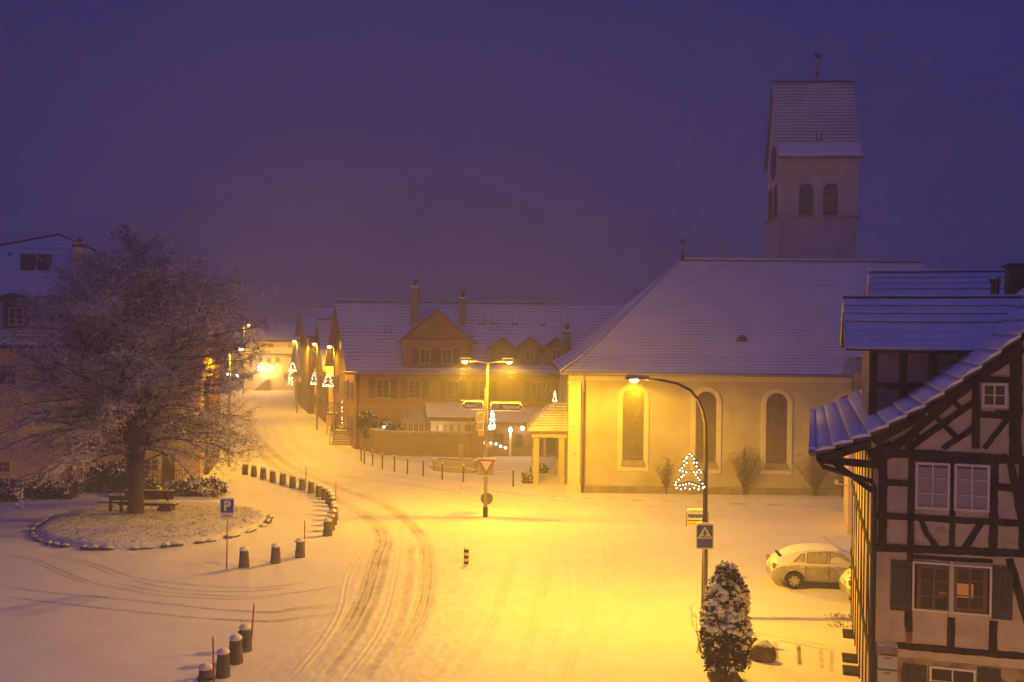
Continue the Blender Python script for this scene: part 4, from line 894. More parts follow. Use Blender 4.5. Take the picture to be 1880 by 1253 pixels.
# side wall timbers and boards seen obliquely
sd=MB()
for k in range(8):
    y=.12+k*1.5;sd.box(-.035,-.002,y,y+(.16 if k%3==0 else .09),0,6.7)
for z in (2.,4.35,6.5): sd.box(-.045,-.003,0,HD,z,z+.18)
for k in range(3):
    y=.6+k*3.4;sd.prism([(-.03,y,2.2),(-.03,y+.2,2.2),(-.03,y+1.,4.3),(-.03,y+.8,4.3)],(.02,0,0))
sd.build('side_timber',m_wood,th)
MB().box(-.003,-.0005,.05,HD,-.1,6.7).build('side_infill',mat('side_render_lamplit',(.52,.40,.24),.9,.1,1,bump=.2),th)  # yellow of the street lamp is put into this wall's base colour
# dormer 1 : cheek towards us, gable towards the square
def dormer(y0,y1,xl,zE_,zRd,tag_name,oh=.55,xo=.62,slope_snow=True,mw=m_plasterd,timb=True):
    ym=(y0+y1)/2
    pz=lambda x:interp(x,prof)
    xe=2.3
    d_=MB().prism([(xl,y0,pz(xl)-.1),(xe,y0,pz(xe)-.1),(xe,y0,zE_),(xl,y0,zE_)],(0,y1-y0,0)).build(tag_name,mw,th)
    MB().prism([(xl+.0,y0,zE_),(xl,ym,zRd-.12),(xl,y1,zE_)],(.12,0,0)).build('dormer_gable',mat('dormer_gable_lamplit',(.5,.34,.16),.9,.1,2),d_)  # gable colour carries the yellow lamplight falling on it
    if timb:
        t_=MB()
        for x in (xl+.10,xl+.82,xl+1.52,xl+2.1): 
            t_.box(x-.10,x+.10,y0-.03,y0-.002,pz(x)-.15,zE_)
        t_.box(xl,xe,y0-.035,y0-.001,zE_-1.02,zE_-.86)
        t_.box(xl,xe,y0-.04,y0-.001,zE_-.1,zE_)
        t_.build('dormer_timber',m_wood,d_)
    k=(zRd-zE_)/(ym-y0+oh)
    r=MB();sn=MB();nC=6
    for side in (0,1):
        for i in range(nC):
            ya=y0-oh+(ym-y0+oh)*i/nC;yb_=y0-oh+(ym-y0+oh)*(i+1)/nC+.04;za=zE_+k*(ya-y0+oh)-(0 if i>=nC-3 else .045);zb=zE_+k*(yb_-y0+oh)
            my=(lambda y:y) if not side else (lambda y:2*ym-y)
            xR=lambda z: 2.0+(z-9.0)*1.28   # runs into the main roof
            n=44;vs=[];fs=[]
            for kx in range(n+1):
                t=kx/n;x=(xl-xo)+t*(xR(za)+.5-(xl-xo));wv=.030*math.sin(x*2*math.pi/.30)+random.uniform(-.006,.006);hh=.04+.012*random.random()
                vs+=[(x,my(ya+wv-.01),za+.050),(x,my(ya+wv-.02),za+.075),(x,my(ya+wv+.03),za+.070+hh*.7),(x,my((ya+yb_)/2),(za+zb)/2+.055+hh*.8),(x,my(yb_),zb+.005+hh*.5),(x,my(yb_),zb-.0)]
            for kx in range(n):
                for j in range(6):
                    j2=(j+1)%6;fs.append((kx*6+j,(kx+1)*6+j,(kx+1)*6+j2,kx*6+j2) if side else (kx*6+j2,(kx+1)*6+j2,(kx+1)*6+j,kx*6+j))
            fs+=[tuple(range(6)),tuple(n*6+5-j for j in range(6))]
            sn.add(vs,fs)
            r.prism([(xl-xo+.02,my(ya+.0),za+.0),(xl-xo+.02,my(yb_),zb-.07),(xl-xo+.02,my(yb_),zb-.0),(xl-xo+.02,my(ya),za+.048)],(xR(za)+.3-(xl-xo),0,0))
    r.build('dormer_roof',m_tile,d_);sn.build('dormer_snow',m_snow,d_,True)
    MB().tube([(xl-xo,ym,zRd+.05),(xR(zRd)+.3,ym,zRd+.05)],.09,8).build('ridge_tiles',m_tilesn,d_,True)
    return d_
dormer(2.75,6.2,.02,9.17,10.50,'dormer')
y2=8.2
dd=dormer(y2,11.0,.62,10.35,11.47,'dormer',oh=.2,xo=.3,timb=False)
xc_,zc_=q(1866,505,6.5);xk0=q(1853,500,6.4)[0];zk0=q(1860,489,6.4)[1];ck=MB().box(xk0,xk0+.7,6.4,7.1,9.9,zk0).build('chimney',m_dark,th);MB().box(xk0-.08,xk0+.8,6.3,7.2,zk0,zk0+.07).build('cap',m_tilesn,ck)
v_=q(1827,520,7.2);vp=MB();vp.lathe([(.12,-.5),(.12,.0),(.17,.05),(.15,.14),(.07,.2)],(v_[0],7.2,v_[1]),10);vp.build('vent_pot',m_tilesn,th,True)
# letter boxes
lbx,lbz=q(1607,1246);lb=thing('letter_box','two grey letter boxes stacked on the corner of the half timbered house','letter box',tuple(hf.o+hf.ex*(lbx+.03)+hf.ey*(-.05)+np.array([0,0,lbz])),hf.a)
m_lb=mat('letter_box_grey',(.38,.36,.40),.5,.05,5)
for k in range(2):
    c_=MB().box(0,.42,-.24,-.005,k*.34,k*.34+.30).build('box_body',m_lb,lb);MB().box(.02,.40,-.252,-.242,k*.34+.2,k*.34+.28).build('flap',m_lb,c_);MB().box(.14,.28,-.258,-.253,k*.34+.235,k*.34+.255).build('slot',m_black,c_)
MB().box(-.01,.43,-.27,-.003,.70,.86).build('top_box',mat('notice_box',(.22,.18,.2),.6,.2,5,snow=.9,snowlo=.6),lb)
# pole against the side wall with planter, planter bush
pp=G(1574,1106);dp=thing('drain_pole','dark vertical pipe rising from a wooden tub beside the half timbered house','pipe',pp)
MB().tube([(0,0,.3),(0,0,5.6)],.06,8).build('pipe',m_dark,dp);MB().box(-.22,.28,-.25,.25,0,.62).build('tub',m_woodb,dp)
leafblob([(random.uniform(-.35,.3),random.uniform(-.3,.3),random.uniform(.35,1.)) for _ in range(40)],.09,m_conif,'dead_plant',dp,6)
# cellar grates lying in the snow
for i,(u0,u1,v0,v1) in enumerate(((1548,1580,1154,1169),(1547,1580,1198,1213),(1548,1583,1220,1236))):
    a=G(u0,v1,.06);c=G(u1,v0,.06);o=thing('cellar_grate',['dark rectangular cellar grate farthest along the timbered house wall','dark rectangular cellar grate, middle one in the snow by the wall','dark rectangular cellar grate nearest the letter boxes'][i],'grate',(a[0],a[1],0),-.29,'cellar grates in the snow')
    w_=.60;h_=(c[1]-a[1])*.92;MB().box(0,w_,0,h_,.0,.075).build('cover',m_grate,o)
    b=MB()
    for k in range(9): b.box(.03+k*.064,.05+k*.064,.04,h_-.04,.078,.095)
    b.build('bars',m_dark,o)
# neighbour beyond
nb_=hf.o+hf.ex*.35+hf.ey*25.
nbh=thing('pale_outhouse','pale rendered outhouse with chimney beyond the half timbered house','outhouse',nb_,hf.a)
MB().box(0,5,0,6,-.1,4.6).build('wall',m_pink,nbh);MB().prism([(-.1,-.2,4.6),(5.3,-.2,4.6),(5.3,6.2,5.6),(-.1,6.2,5.6)],(0,0,.12)).build('roof',m_tilesn,nbh)
cfr=Fr(*nb_[:2],hf.a);cx1,cz1=cfr.at(1570,686,2.);cx2,_=cfr.at(1585,686,2.)
o=MB().box(cx1,cx2,1.8,2.3,5.0,cz1-.2).build('chimney',m_plinth,nbh);MB().box(cx1-.08,cx2+.08,1.72,2.38,cz1-.2,cz1).build('cap',m_plinth,o)
al=MB();al.tube([(-.02,.1,cfr.at(1558,892)[1]),(-.55,.1,cfr.at(1558,890)[1])],.03,6);al.box(-.6,-.45,.0,.2,cfr.at(1558,890)[1]-.02,cfr.at(1558,890)[1]+.16);al.build('wall_bracket',m_pink,nbh)
#@@FURNITURE

# ================================================================ STREET LAMPS
def lamp_head(par,loc,dx=1.,glowlen=.42,power=3000,**k):
    """flat luminaire with a lit bowl below; dx = direction of the arm along x"""
    h=MB();x,y,z=loc
    h.prism([(x-.36*dx,y-.13,z),(x+.36*dx,y-.10,z+.02),(x+.36*dx,y-.07,z+.12),(x-.30*dx,y-.10,z+.14)],(0,.22,0))
    h=h.build('lamp_head',m_polesnow,par)
    MB().box(x-.30,x+.28,y-.09,y+.09,z+.135,z+.18).build('snow',m_snow,h)
    MB().ball((x-.05*dx,y,z-.03),.10,12,.8,sx=1.5).build('lens',m_lampg,h,True)
    sodium(par,(x-.05*dx,y,z-.17),power,**k);return h
p0=G(891,951);YD=p0[1]
bl_=thing('street_lamp','street lamp standing beside the viewer, next in the row of lamps','street lamp',(6.5,.5,0),0)
MB().tube([(0,0,0),(0,0,7.6),(.4,.6,8.0),(.8,1.2,8.05)],[.1,.06,.045,.04],8).build('pole',m_pole,bl_,True);lamp_head(bl_,(.9,1.4,8.0),1,power=4200,k=.9,mx=5.)
dl=thing('street_lamp','tall central street lamp pole with two lit heads on a curved crossbar','street lamp',p0,0)
pz=lambda v,u=891:D(u,v,YD)[2];px_=lambda u,v=800:D(u,v,YD)[0]-p0[0]
zl=pz(665);MB().tube([(0,0,-.05),(0,0,pz(715)),(.03,0,pz(712)),(.06,0,zl)],[.09,.08,.045,.04],12).build('pole',m_pole,dl,True)
MB().tube([(0,0,0),(0,0,.55)],.13,12).build('dark_base',m_dark,dl,True)
xa,xb=px_(862,663),px_(926,663)
MB().tube([(xa,0,pz(664)),(xa*.5,0,pz(663)),(.06,0,pz(667)),(xb*.5,0,pz(664)),(xb,0,pz(664))],.035,8).build('crossbar',m_polesnow,dl,True)
lamp_head(dl,(px_(857,663)-.05,0,pz(664)),1,power=2800,k=.85,c0=.02,c1=.34,rad=.22,leak=.06);lamp_head(dl,(px_(931,663)+.05,0,pz(664)),-1,power=4800,k=.85,c0=.02,c1=.34,rad=.22,leak=.06)
# direction signs hanging on the same pole are things of their own
def arrow_sign(name,label,u0,u1,v0,v1,dirn,txt,num,Y,tilt=0.):
    a=D(u0,v1,Y);c=D(u1,v0,Y);w_=c[0]-a[0];h_=c[2]-a[2];o=thing(name,label,'sign',a)
    tip=.42*h_*1.2
    def shp(m,yy,name,th_,mm,par):
        if dirn>0: P=[(m,m),(w_-tip,m),(w_-m*1.3,h_/2),(w_-tip,h_-m),(m,h_-m)]
        else: P=[(tip,m),(w_-m,m),(w_-m,h_-m),(tip,h_-m),(m*1.3,h_/2)]
        return MB().prism([(x,yy,z) for x,z in P],(0,th_,0)).build(name,mm,par)
    pnl=shp(0,-.16,'panel',.04,m_white,o);shp(.05,-.164,'blue_field',.003,m_blue,pnl)
    O_=[(.02,.02),(w_-tip,.02),(w_-.02,h_/2),(w_-tip,h_-.02),(.02,h_-.02)] if dirn>0 else [(tip,.02),(w_-.02,.02),(w_-.02,h_-.02),(tip,h_-.02),(.02,h_/2)]
    bb_=MB()
    for i in range(5): bb_.tube([(O_[i][0],-.175,O_[i][1]),(O_[(i+1)%5][0],-.175,O_[(i+1)%5][1])],.024,6)
    bb_.build('light_catching_snow_rim',m_snow,pnl,True)  # sign border added as a raised snow-coloured tube, shaped to catch the lamplight
    MB().box(.0,w_-tip*.6 if dirn>0 else w_,-.16,-.11,h_,h_+.05).build('snow',m_snow,pnl)
    n=text(num,h_*.46,m_white,pnl,((.28 if dirn>0 else w_-.2),-.168,h_/2),name='route_number')
    bx=.28 if dirn>0 else w_-.2
    t=MB()
    for q_ in ((bx-.15,bx+.15,h_*.22,h_*.25),(bx-.15,bx+.15,h_*.75,h_*.78),(bx-.15,bx-.135,h_*.25,h_*.75),(bx+.135,bx+.15,h_*.25,h_*.75)): t.box(q_[0],q_[1],-.168,-.164,q_[2],q_[3])
    t.build('number_border',m_white,pnl)
    text(txt,h_*.62,m_white,pnl,((w_-tip+.40)/2+.12 if dirn>0 else (tip*.5+w_-.36)/2,-.168,h_/2),name='place_name',sx=.74 if dirn>0 else .56,bold=.006)
    for z in (h_*.2,h_*.8):
        x0_,x1_=((-.22,0) if dirn>0 else (w_,w_+.12));MB().box(x0_,x1_,-.14,-.11,z-.02,z+.02).build('bracket',m_pole,o)
    return o
arrow_sign('direction_sign','blue arrow sign pointing right reading Rapperswil',901,961.5,740,754.5,1,'Rapperswil','15',YD)
arrow_sign('direction_sign','blue arrow sign pointing left reading Turbenthal',846.5,888,737,752,-1,'Turbenthal','15',YD)
# three small oblique signs and the narrow yellow one
for i,(va,vb,lb_,fm_,tx) in enumerate(((757,774,'upper small oblique arrow sign with pale border on the lamp pole',m_ysign,''),(775,790,'lower small oblique arrow sign with pale border on the lamp pole',m_ysign,''),(790.5,799.5,'small plain yellow footpath sign lowest on the lamp pole',m_ysign,''))):
    a=D(877 if i<2 else 880,vb,YD);c=D(891,va,YD);w_=c[0]-a[0];h_=c[2]-a[2]
    o=thing('small_direction_sign',lb_,'sign',(c[0]-.08,YD-.12,a[2]),math.radians(-28))
    P=[(-w_*1.05,.0-.05),(0,.04),(0,h_),(-w_*.75,h_-.05),(-w_*1.12,h_*.55)] if i<2 else [(-w_,-.06),(0,0),(0,h_*.9),(-w_,h_*.8)]
    pn=MB().prism([(x,-.02,z) for x,z in P],(0,.03,0)).build('panel',m_white if i<2 else m_ysign,o)
    if i<2: MB().prism([(x*.86-.03,-.024,h_/2+(z-h_/2)*.78) for x,z in P],(0,.003,0)).build('yellow_field',mat('sign_grey_yellow',(.42,.36,.22),.4,.05,5),pn)
    MB().prism([(-w_,-.025,h_*.8 if i==2 else h_-.05),(0,-.025,h_*.9 if i==2 else h_),(0,-.025,h_+.05),(-w_,-.025,h_)],(0,.05,0)).build('snow',m_snow,pn)
# small cross arm and reflector lower down
a=D(893,819,YD);o=thing('pole_arm_sign','short yellow pointer plate on the pole above the give way sign','sign',(a[0],YD-.12,a[2]));MB().prism([(-.05,0,-.07),(.3,0,-.06),(.36,0,0),(.3,0,.06),(-.05,0,.06)],(0,.03,0)).build('panel',m_ysign,o);MB().box(-.05,.3,0,.03,.063,.10).build('snow',m_snow,o)
# give way sign
a=D(893,843,YD);gs=thing('give_way_sign','red bordered white triangle give way sign with snow along its top edge','sign',(a[0],YD-.17,a[2]))
s_=.47;tri=lambda k,y,th_:MB().prism([(-s_*k,y,-.27*(1-k)),(s_*k,y,-.27*(1-k)),(0,y,-s_*1.72*k-.27*(1-k))],(0,th_,0))
pn=tri(1,0,.02).build('panel',m_red,gs);tri(.64,-.004,.003).build('white_field',m_white,pn);b=MB();b.box(-.5,.5,-.02,.06,.003,.07);b.build('snow',m_snow,pn)
MB().box(-.36,.36,.06,.08,-.85,-.06).build('back_plate',m_pole,gs);MB().box(-.36,.36,.05,.1,-.85,-.82).build('snow',m_snow,gs)
a=D(893.5,917,YD);rs_=thing('round_sign','round traffic sign low on the central lamp pole facing away','sign',(a[0],YD+.14,a[2]))
MB().prism([(.31*math.cos(t),0,.31*math.sin(t)) for t in np.linspace(0,2*math.pi,28,endpoint=False)],(0,.03,0)).build('disc',mat('sign_back_grey',(.17,.15,.13),.5,.1,5),rs_)
MB().prism([(.31*math.cos(t),-.01,.31*math.sin(t)) for t in np.linspace(.3,math.pi-.3,12)]+[(.35*math.cos(t),-.01,.35*math.sin(t)) for t in np.linspace(math.pi-.3,.3,12)],(0,.05,0)).build('snow',m_snow,rs_)
# big curved lamp
p0=G(1292,1136);YB=p0[1];bz=lambda u,v:D(u,v,YB)-p0
cl=thing('street_lamp','tall dark street lamp with long curved arm and lit head before the church','street lamp',p0)
pts=[(0,0,-.05),bz(1294,1000),bz(1296,830),bz(1295,780),bz(1291,757),bz(1282,735),bz(1268,717),bz(1245,705),bz(1215,698.5),bz(1185,696)]
MB().tube(pts,[.10,.085,.07,.06,.055,.05,.05,.045,.045,.045],12).build('pole',mat('tall_lamp_metal',(.045,.04,.045),.5,.15,6,metal=.1,snow=.6,snowlo=.45),cl,True)
q=bz(1167,697);hd_=lamp_head(cl,(q[0],0,q[2]),1,power=5600,k=.35,mx=2.)
MB().prism([(q[0]-.2,-.10,q[2]+.03),(q[0]+.45,-.07,q[2]),(q[0]+.45,-.07,q[2]+.13),(q[0]-.1,-.10,q[2]+.15)],(0,.18,0)).build('gear_box',m_polesnow,hd_)
# row along the street
def slamp(u,vb,Y,uh,vh,label,power,**k):
    p=D(u,vb,Y);p[2]=0;o=thing('street_lamp',label,'street lamp',p,0,'lamps along the village street');h=D(uh,vh,Y)-p
    MB().tube([(0,0,0),(0,0,h[2]-.6),(-.05,0,h[2]-.1),(h[0]*.4,0,h[2]+.08),(h[0]*.8,0,h[2]+.1)],[.09,.06,.05,.04,.04],8).build('pole',m_pole,o,True)
    MB().box(h[0]-.35,h[0]+.3,-.12,.12,h[2]+.03,h[2]+.13).build('lamp_head',m_polesnow,o)
    MB().ball((h[0],0,h[2]),.15,10,.8,sx=1.2).build('lens',m_lampg,o,True);sodium(o,(h[0],0,h[2]-.18),power,**k);return o
slamp(613,800,82,605,637,'lit street lamp beside the inn gable, nearest of the street row',2300,k=.5,mx=2.5)
slamp(582,766,92.5,577,632,'lit street lamp in front of the yellow gabled house',2500,k=.5,mx=2.5)
slamp(545,737,110,540,627,'lit street lamp near the far end of the house row',3200,k=.6,mx=2.5)
slamp(447,717,141,457,597,'tallest lit street lamp standing before the pale corner house',5000,k=.6,mx=2.5)
slamp(420,850,67.5,442,641,'street lamp hidden behind the crown of the bare tree',3800,k=.6,mx=3.,c0=.10,c1=.42)
# ================================================================ CHRISTMAS LIGHT TREES
def light_tree(label,cx,cy_,w_,h_,Y,base=(0,0),seed=1,nb=26,ry=0.,br=.035,arm=None,cat='light decoration'):
    """fir tree outline of garland and bulbs; cx,cy_ pixel of the foot centre; size in metres"""
    o=thing('light_tree',label,cat,D(cx,cy_,Y),ry,'lit Christmas tree shapes on the lamp posts')
    P=[(0,1.),(-.20,.78),(-.08,.76),(-.34,.50),(-.12,.46),(-.5,.10),(-.3,.07),(0,.14),(.3,.05),(.5,.02),(.12,.46),(.36,.46),(.08,.76),(.22,.74),(0,1.)]
    P=[(x*w_,z*h_) for x,z in P]
    MB().tube([(x,0,z) for x,z in P],.045*h_,5).build('garland',m_garl,o,True)
    L_=[math.dist(P[i],P[i+1]) for i in range(len(P)-1)];T=sum(L_);b=MB();r_=random.Random(seed)
    for k in range(nb):
        d=T*(k+r_.uniform(-.25,.25))/nb%T;i=0
        while d>L_[i]: d-=L_[i];i+=1
        t=d/L_[i];x=P[i][0]*(1-t)+P[i+1][0]*t;z=P[i][1]*(1-t)+P[i+1][1]*t
        b.ball((x,-.05,z-.02),br,6)
    for k in range(7): b.ball((-w_*.42+w_*.84*k/6,-.04,-.02*h_-.04*(k%2)),br,6)
    b.build('light_chain',m_bulb,o)
    if arm: MB().tube([(0,0,.47*h_),(arm,0,.45*h_)],.02,5).build('bracket',m_dark,o);MB().tube([(0.3*w_,0,.05*h_),(arm,0,.05*h_)],.02,5).build('bracket',m_dark,o)
    return o
o=light_tree('large lit tree outline of green garland hanging on the curved lamp pole',1266,895,1.04,1.15,YB,seed=2,nb=38,br=.024,arm=.50);glow(o,(0,-.2,.5),9)
o=light_tree('narrow bright lit tree outline behind the arrow signs on the central pole',900,786,.75,.95,YD+.25,seed=3,ry=1.15,nb=40,br=.035);o.location.x+=.05;glow(o,(0.1,-.2,.5),14)
light_tree('lit tree outline on the street lamp nearest the inn gable',602.5,709,1.05,1.05,87,seed=4,nb=26,br=.034)
light_tree('slanted lit tree outline above the snowy canopy edge in the street',576,705,1.0,1.2,102,seed=5,ry=.9,nb=26,br=.034)
light_tree('smallest lit tree outline high on the farthest street lamp',537.5,681,1.05,1.05,124.,seed=6,nb=24,br=.042)
light_tree('slim lit tree outline leaning above the church porch roof',1017,752,.85,1.4,74.,seed=7,ry=1.0,nb=40,br=.034)
# lit garland round the inn entrance
o=thing('entrance_garland','bright garland of small lights hanging beside the inn entrance','light string',D(632,800,86));b=MB();rr=random.Random(3)
for k in range(60): b.ball((rr.uniform(-.3,.3)+.12*math.sin(k),rr.uniform(-.1,.1),.6+k*.047*.9),.035,5)
b.build('light_chain',m_bulb,o);MB().tube([(0,0,.4),(.05,0,2.),(-.1,0,3.2)],.05,5).build('garland',m_garl,o);glow(o,(0,-.4,1.6),10)
o=thing('window_star_lights','cluster of small lights hanging in a street window of the house row','light string',D(533,705,123));b=MB()
for k in range(22): b.ball((rr.uniform(-.35,.35),0,rr.uniform(-.2,1.9)),.05,5)
b.build('light_chain',m_bulb,o)
o=thing('window_light_chain','small chain of bulbs glowing in an upper inn window','light string',(*D(1002,733,77.9)[:2],D(1002,733,77.9)[2]));b=MB()
for k in range(10): b.ball((rr.uniform(-.12,.12),0,.15*k),.022,5)
b.build('light_chain',mat('dim_bulb',(1,.8,.5),.5,0,1,emit=(1,.75,.4),estr=2.5),o)
# ================================================================ BOLLARDS AND STAKES
def bollard_proto():
    o=thing('bollard','','bollard')
    MB().lathe([(.215,-.05),(.205,.05),(.165,.62),(.13,.66)],(0,0,0),14).build('post',m_conc,o,auto=40)
    MB().lathe([(.155,.655),(.18,.68),(.17,.73),(.11,.78),(.03,.80)],(0,0,0),14).build('snow_cap',m_snow,o,True);return o
BP=bollard_proto();used=False
ROW=[(449.8,871.6),(466,875),(483,880),(500.5,885.5),(519,891),(537,896),(554.5,900.5),(571,906.5),(585,913),(596,918.5),(604,925.5),(609,931.5),(611.5,939),(612.5,947.5),(613,956),(611,965),(607,974.5),(601.5,984.5)]
def place_bollard(u,v,label,grp):
    global used
    o=BP if not used else copy_tree(BP);used=True
    o.location=tuple(G(u,v));o['label']=label;o['group']=grp;o.rotation_euler.z=random.uniform(0,6);s_=random.uniform(.96,1.04);o.scale=(s_,s_,s_)
    o.children[1].scale=(1,1,random.uniform(.9,1.05)) if False else (1,1,1);return o
ordn=['first','second','third','fourth','fifth','sixth','seventh','eighth','ninth','tenth','eleventh','twelfth','thirteenth','fourteenth','fifteenth','sixteenth','seventeenth','eighteenth']
for i,(u,v) in enumerate(ROW): place_bollard(u,v,f'snow capped stone bollard, {ordn[i]} from the far end of the long curved row','bollards of the long curved row')
for (u,v),l in zip(((551,1024),(506,1034.5),(448,1042)),('snow capped bollard with a stake clamped to it, near the row end','snow capped bollard standing alone in the middle of three on the square','snow capped bollard beside the parking sign pole')): place_bollard(u,v,l,'three bollards by the parking sign')
for (u,v),l in zip(((449.5,1196),(432.5,1218),(409.5,1243),(377,1276),(345,1312)),('snow capped bollard farthest of the lower left row, with leaning stake','snow capped bollard second from the leaning stake, lower left row','snow capped bollard just behind the upright orange stake','bollard with the upright orange stake at the lower left row','bollard whose snow cap just shows at the bottom edge')): place_bollard(u,v,l,'bollards of the lower left row')
def stake(u,v,ut,vt,label):
    p=G(u,v);t=D(ut,vt,p[1])-p;o=thing('snow_stake',label,'snow stake',p,0,'wooden snow stakes beside the bollards')
    MB().tube([(0,0,-.05),tuple(t)],[.028,.024],8).build('stick',m_orange,o,True);MB().ball(tuple(t+np.array([0,0,.02])),.035,8,1.2).build('snow_tip',m_snow,o)
    for z in (.12,.55): 
        c=t*(z/t[2]);b=MB();b.box(c[0]-.42,c[0]+.03,c[1]-.02,c[1]+.02,z-.02,z+.02);b.build('clamp',m_dark,o)
    return o
stake(455.4,862,455.8,827,'thin snow stake at the far end of the bollard row');stake(561.3,897,561.7,857,'thin snow stake beside the seventh bollard')
stake(616,946,616.8,884,'orange snow stake at the bend of the bollard row');stake(608.8,984,610,925,'snow stake at the near end of the curved bollard row')
stake(558.5,1019,559.5,957,'dark snow stake at the bollard between row and parking sign')
stake(459.5,1195,466.5,1111,'leaning snow stake in the lower left row');stake(393,1286,391,1172,'bright orange snow stake nearest the bottom edge')
# ================================================================ CHAIN POSTS
cps=[(663,847.5),(669,852),(684,856),(702,861.5),(724,866.5),(748,871.5),(777,876),(812,881),(850.5,886),(894,889.5),(942,894.5)]
cp=None;PP=[G(u,v) for u,v in cps]
for i,p in enumerate(PP):
    if cp is None:
        cp=thing('chain_post','','post');MB().lathe([(.045,-.05),(.045,.98),(.06,.99),(.06,1.03)],(0,0,0),8).build('shaft',m_dark,cp);MB().ball((0,0,1.07),.06,8,.8).build('snow_cap',m_snow,cp,True);o=cp
    else:o=copy_tree(cp)
    o.location=tuple(p);o['label']=f'thin iron chain post, {ordn[i]} counted from the inn corner';o['group']='chain posts along the pavement'
for i in range(1,len(PP)-1):
    a,c=PP[i],PP[i+1];o=thing('chain',f'snowy hanging chain between {ordn[i]} and {ordn[i+1]} chain post','chain',a,0,'chains between the pavement posts')
    pts=[((c-a)*t+np.array([0,0,.93-.9*t*(1-t)*(.5 if i>5 else .35)])) for t in np.linspace(0,1,9)]
    MB().tube(pts,.028 if i>5 else .016,5).build('links',mat('chain_snowy',(.10,.08,.06),.8,.2,20,snow=.9,snowlo=.2 if True else .5),o,True)
# ================================================================ FOUNTAIN TROUGH
fp=G(836,866);fo=thing('fountain','long stone fountain trough with snowy rim on the pavement','fountain',fp,-.38)
b=MB();L0,W0=1.55,.72;hh=.78
def chf(k,x,y): return [(-x+k,-y),(x-k,-y),(x,-y+k),(x,y-k),(x-k,y),(-x+k,y),(-x,y-k),(-x,-y+k)]
O=chf(.28,L0*.93,W0*.9);O2=chf(.3,L0,W0);I2=chf(.22,L0-.22,W0-.2);I3=[(x,y) for x,y in I2]
vs=[(x,y,-.05) for x,y in O]+[(x,y,hh) for x,y in O2]+[(x,y,hh) for x,y in I2]+[(x,y,hh-.16) for x,y in I3];fs=[tuple(range(7,-1,-1))]
for r0 in (0,8,16):
    for i in range(8): j=(i+1)%8;fs.append((r0+i,r0+j,r0+8+j,r0+8+i))
fs.append(tuple(24+i for i in range(8)));b.add(vs,fs);b.build('basin',m_stone,fo)
MB().prism([(x,y,hh-.155) for x,y in I3],(0,0,.03)).build('ice',mat('dark_ice',(.10,.08,.06),.3,.6,2,dirt=((.6,.6,.62),1.8,.48)),fo)
MB().box(-.12,.12,W0,W0+.3,-.05,1.7).build('spout_post',m_stone,fo)
# ================================================================ PARKING SIGN
p0=G(416,1046);ps=thing('parking_sign','blue parking sign with white P on a slim grey pole','sign',p0);q=lambda u,v:D(u,v,p0[1])-p0
MB().tube([(0,0,-.05),tuple(q(417.8,950))],.03,8).build('pole',m_pole,ps,True)
a=q(404.5,952);c=q(430.8,916);w_=c[0]-a[0]
pn=MB().box(a[0],c[0],-.06,-.03,a[2],c[2]).build('panel',m_white,ps)
zz=a[2]+(c[2]-a[2])*.30;MB().box(a[0]+.03,c[0]-.03,-.065,-.061,zz,c[2]-.03).build('blue_field',m_blue,pn)
text('P',.54,m_white,pn,((a[0]+c[0])/2,-.067,zz+(c[2]-zz)*.46),name='letter',bold=.018)
b=MB();b.box(a[0]+.10,c[0]-.16,-.065,-.061,a[2]+.13,a[2]+.155);b.box(a[0]+.10,c[0]-.1,-.065,-.061,a[2]+.07,a[2]+.09);b.build('small_print',m_black,pn)
MB().box(a[0],c[0],-.07,-.02,c[2]+.002,c[2]+.035).build('snow',m_snow,pn)
# ================================================================ BUS STOP AND CROSSING SIGNS
p0=G(1299,1128);p0[2]=0;cs=thing('crossing_sign','blue square pedestrian crossing sign on a pole behind the snowy bush','sign',G(1293,1165));p1=np.array(cs.location);q=lambda u,v:D(u,v,p1[1])-p1
MB().tube([(0,0,0),tuple(q(1293,965))],.045,8).build('pole',m_ysign if False else m_pole,cs,True)
a=q(1276.5,1007.5);c=q(1310,961.5)
def rrect(x0,x1,z0,z1,r,n=5):
    P=[]
    for cx_,cz_,a0 in ((x1-r,z1-r,0),(x0+r,z1-r,math.pi/2),(x0+r,z0+r,math.pi),(x1-r,z0+r,1.5*math.pi)):
        for k in range(n+1): t=a0+math.pi/2*k/n;P.append((cx_+r*math.cos(t),cz_+r*math.sin(t)))
    return P
pn=MB().prism([(x,-.08,z) for x,z in rrect(a[0],c[0],a[2],c[2],.06)],(0,.03,0)).build('panel',m_white,cs)
MB().prism([(x,-.084,z) for x,z in rrect(a[0]+.04,c[0]-.04,a[2]+.045,c[2]-.045,.03)],(0,.003,0)).build('blue_field',m_blue,pn)
xm=(a[0]+c[0])/2;zb=a[2]+(c[2]-a[2])*.42;zt=c[2]-.08
MB().prism([(xm-.24,-.088,zb),(xm+.24,-.088,zb),(xm,-.088,zt)],(0,.003,0)).build('white_triangle',m_white,pn)
b=MB();yy=-.091;H_=zt-zb
b.ball((xm,-.09,zb+H_*.68),.022,8);b.prism([(xm-.03,yy,zb+H_*.35),(xm+.03,yy,zb+H_*.35),(xm+.025,yy,zb+H_*.62),(xm-.025,yy,zb+H_*.62)],(0,.002,0))
b.prism([(xm-.02,yy,zb+H_*.36),(xm-.075,yy,zb+H_*.10),(xm-.05,yy,zb+H_*.10),(xm+.02,yy,zb+H_*.36)],(0,.002,0));b.prism([(xm+.02,yy,zb+H_*.36),(xm+.075,yy,zb+H_*.10),(xm+.05,yy,zb+H_*.10),(xm-.01,yy,zb+H_*.36)],(0,.002,0))
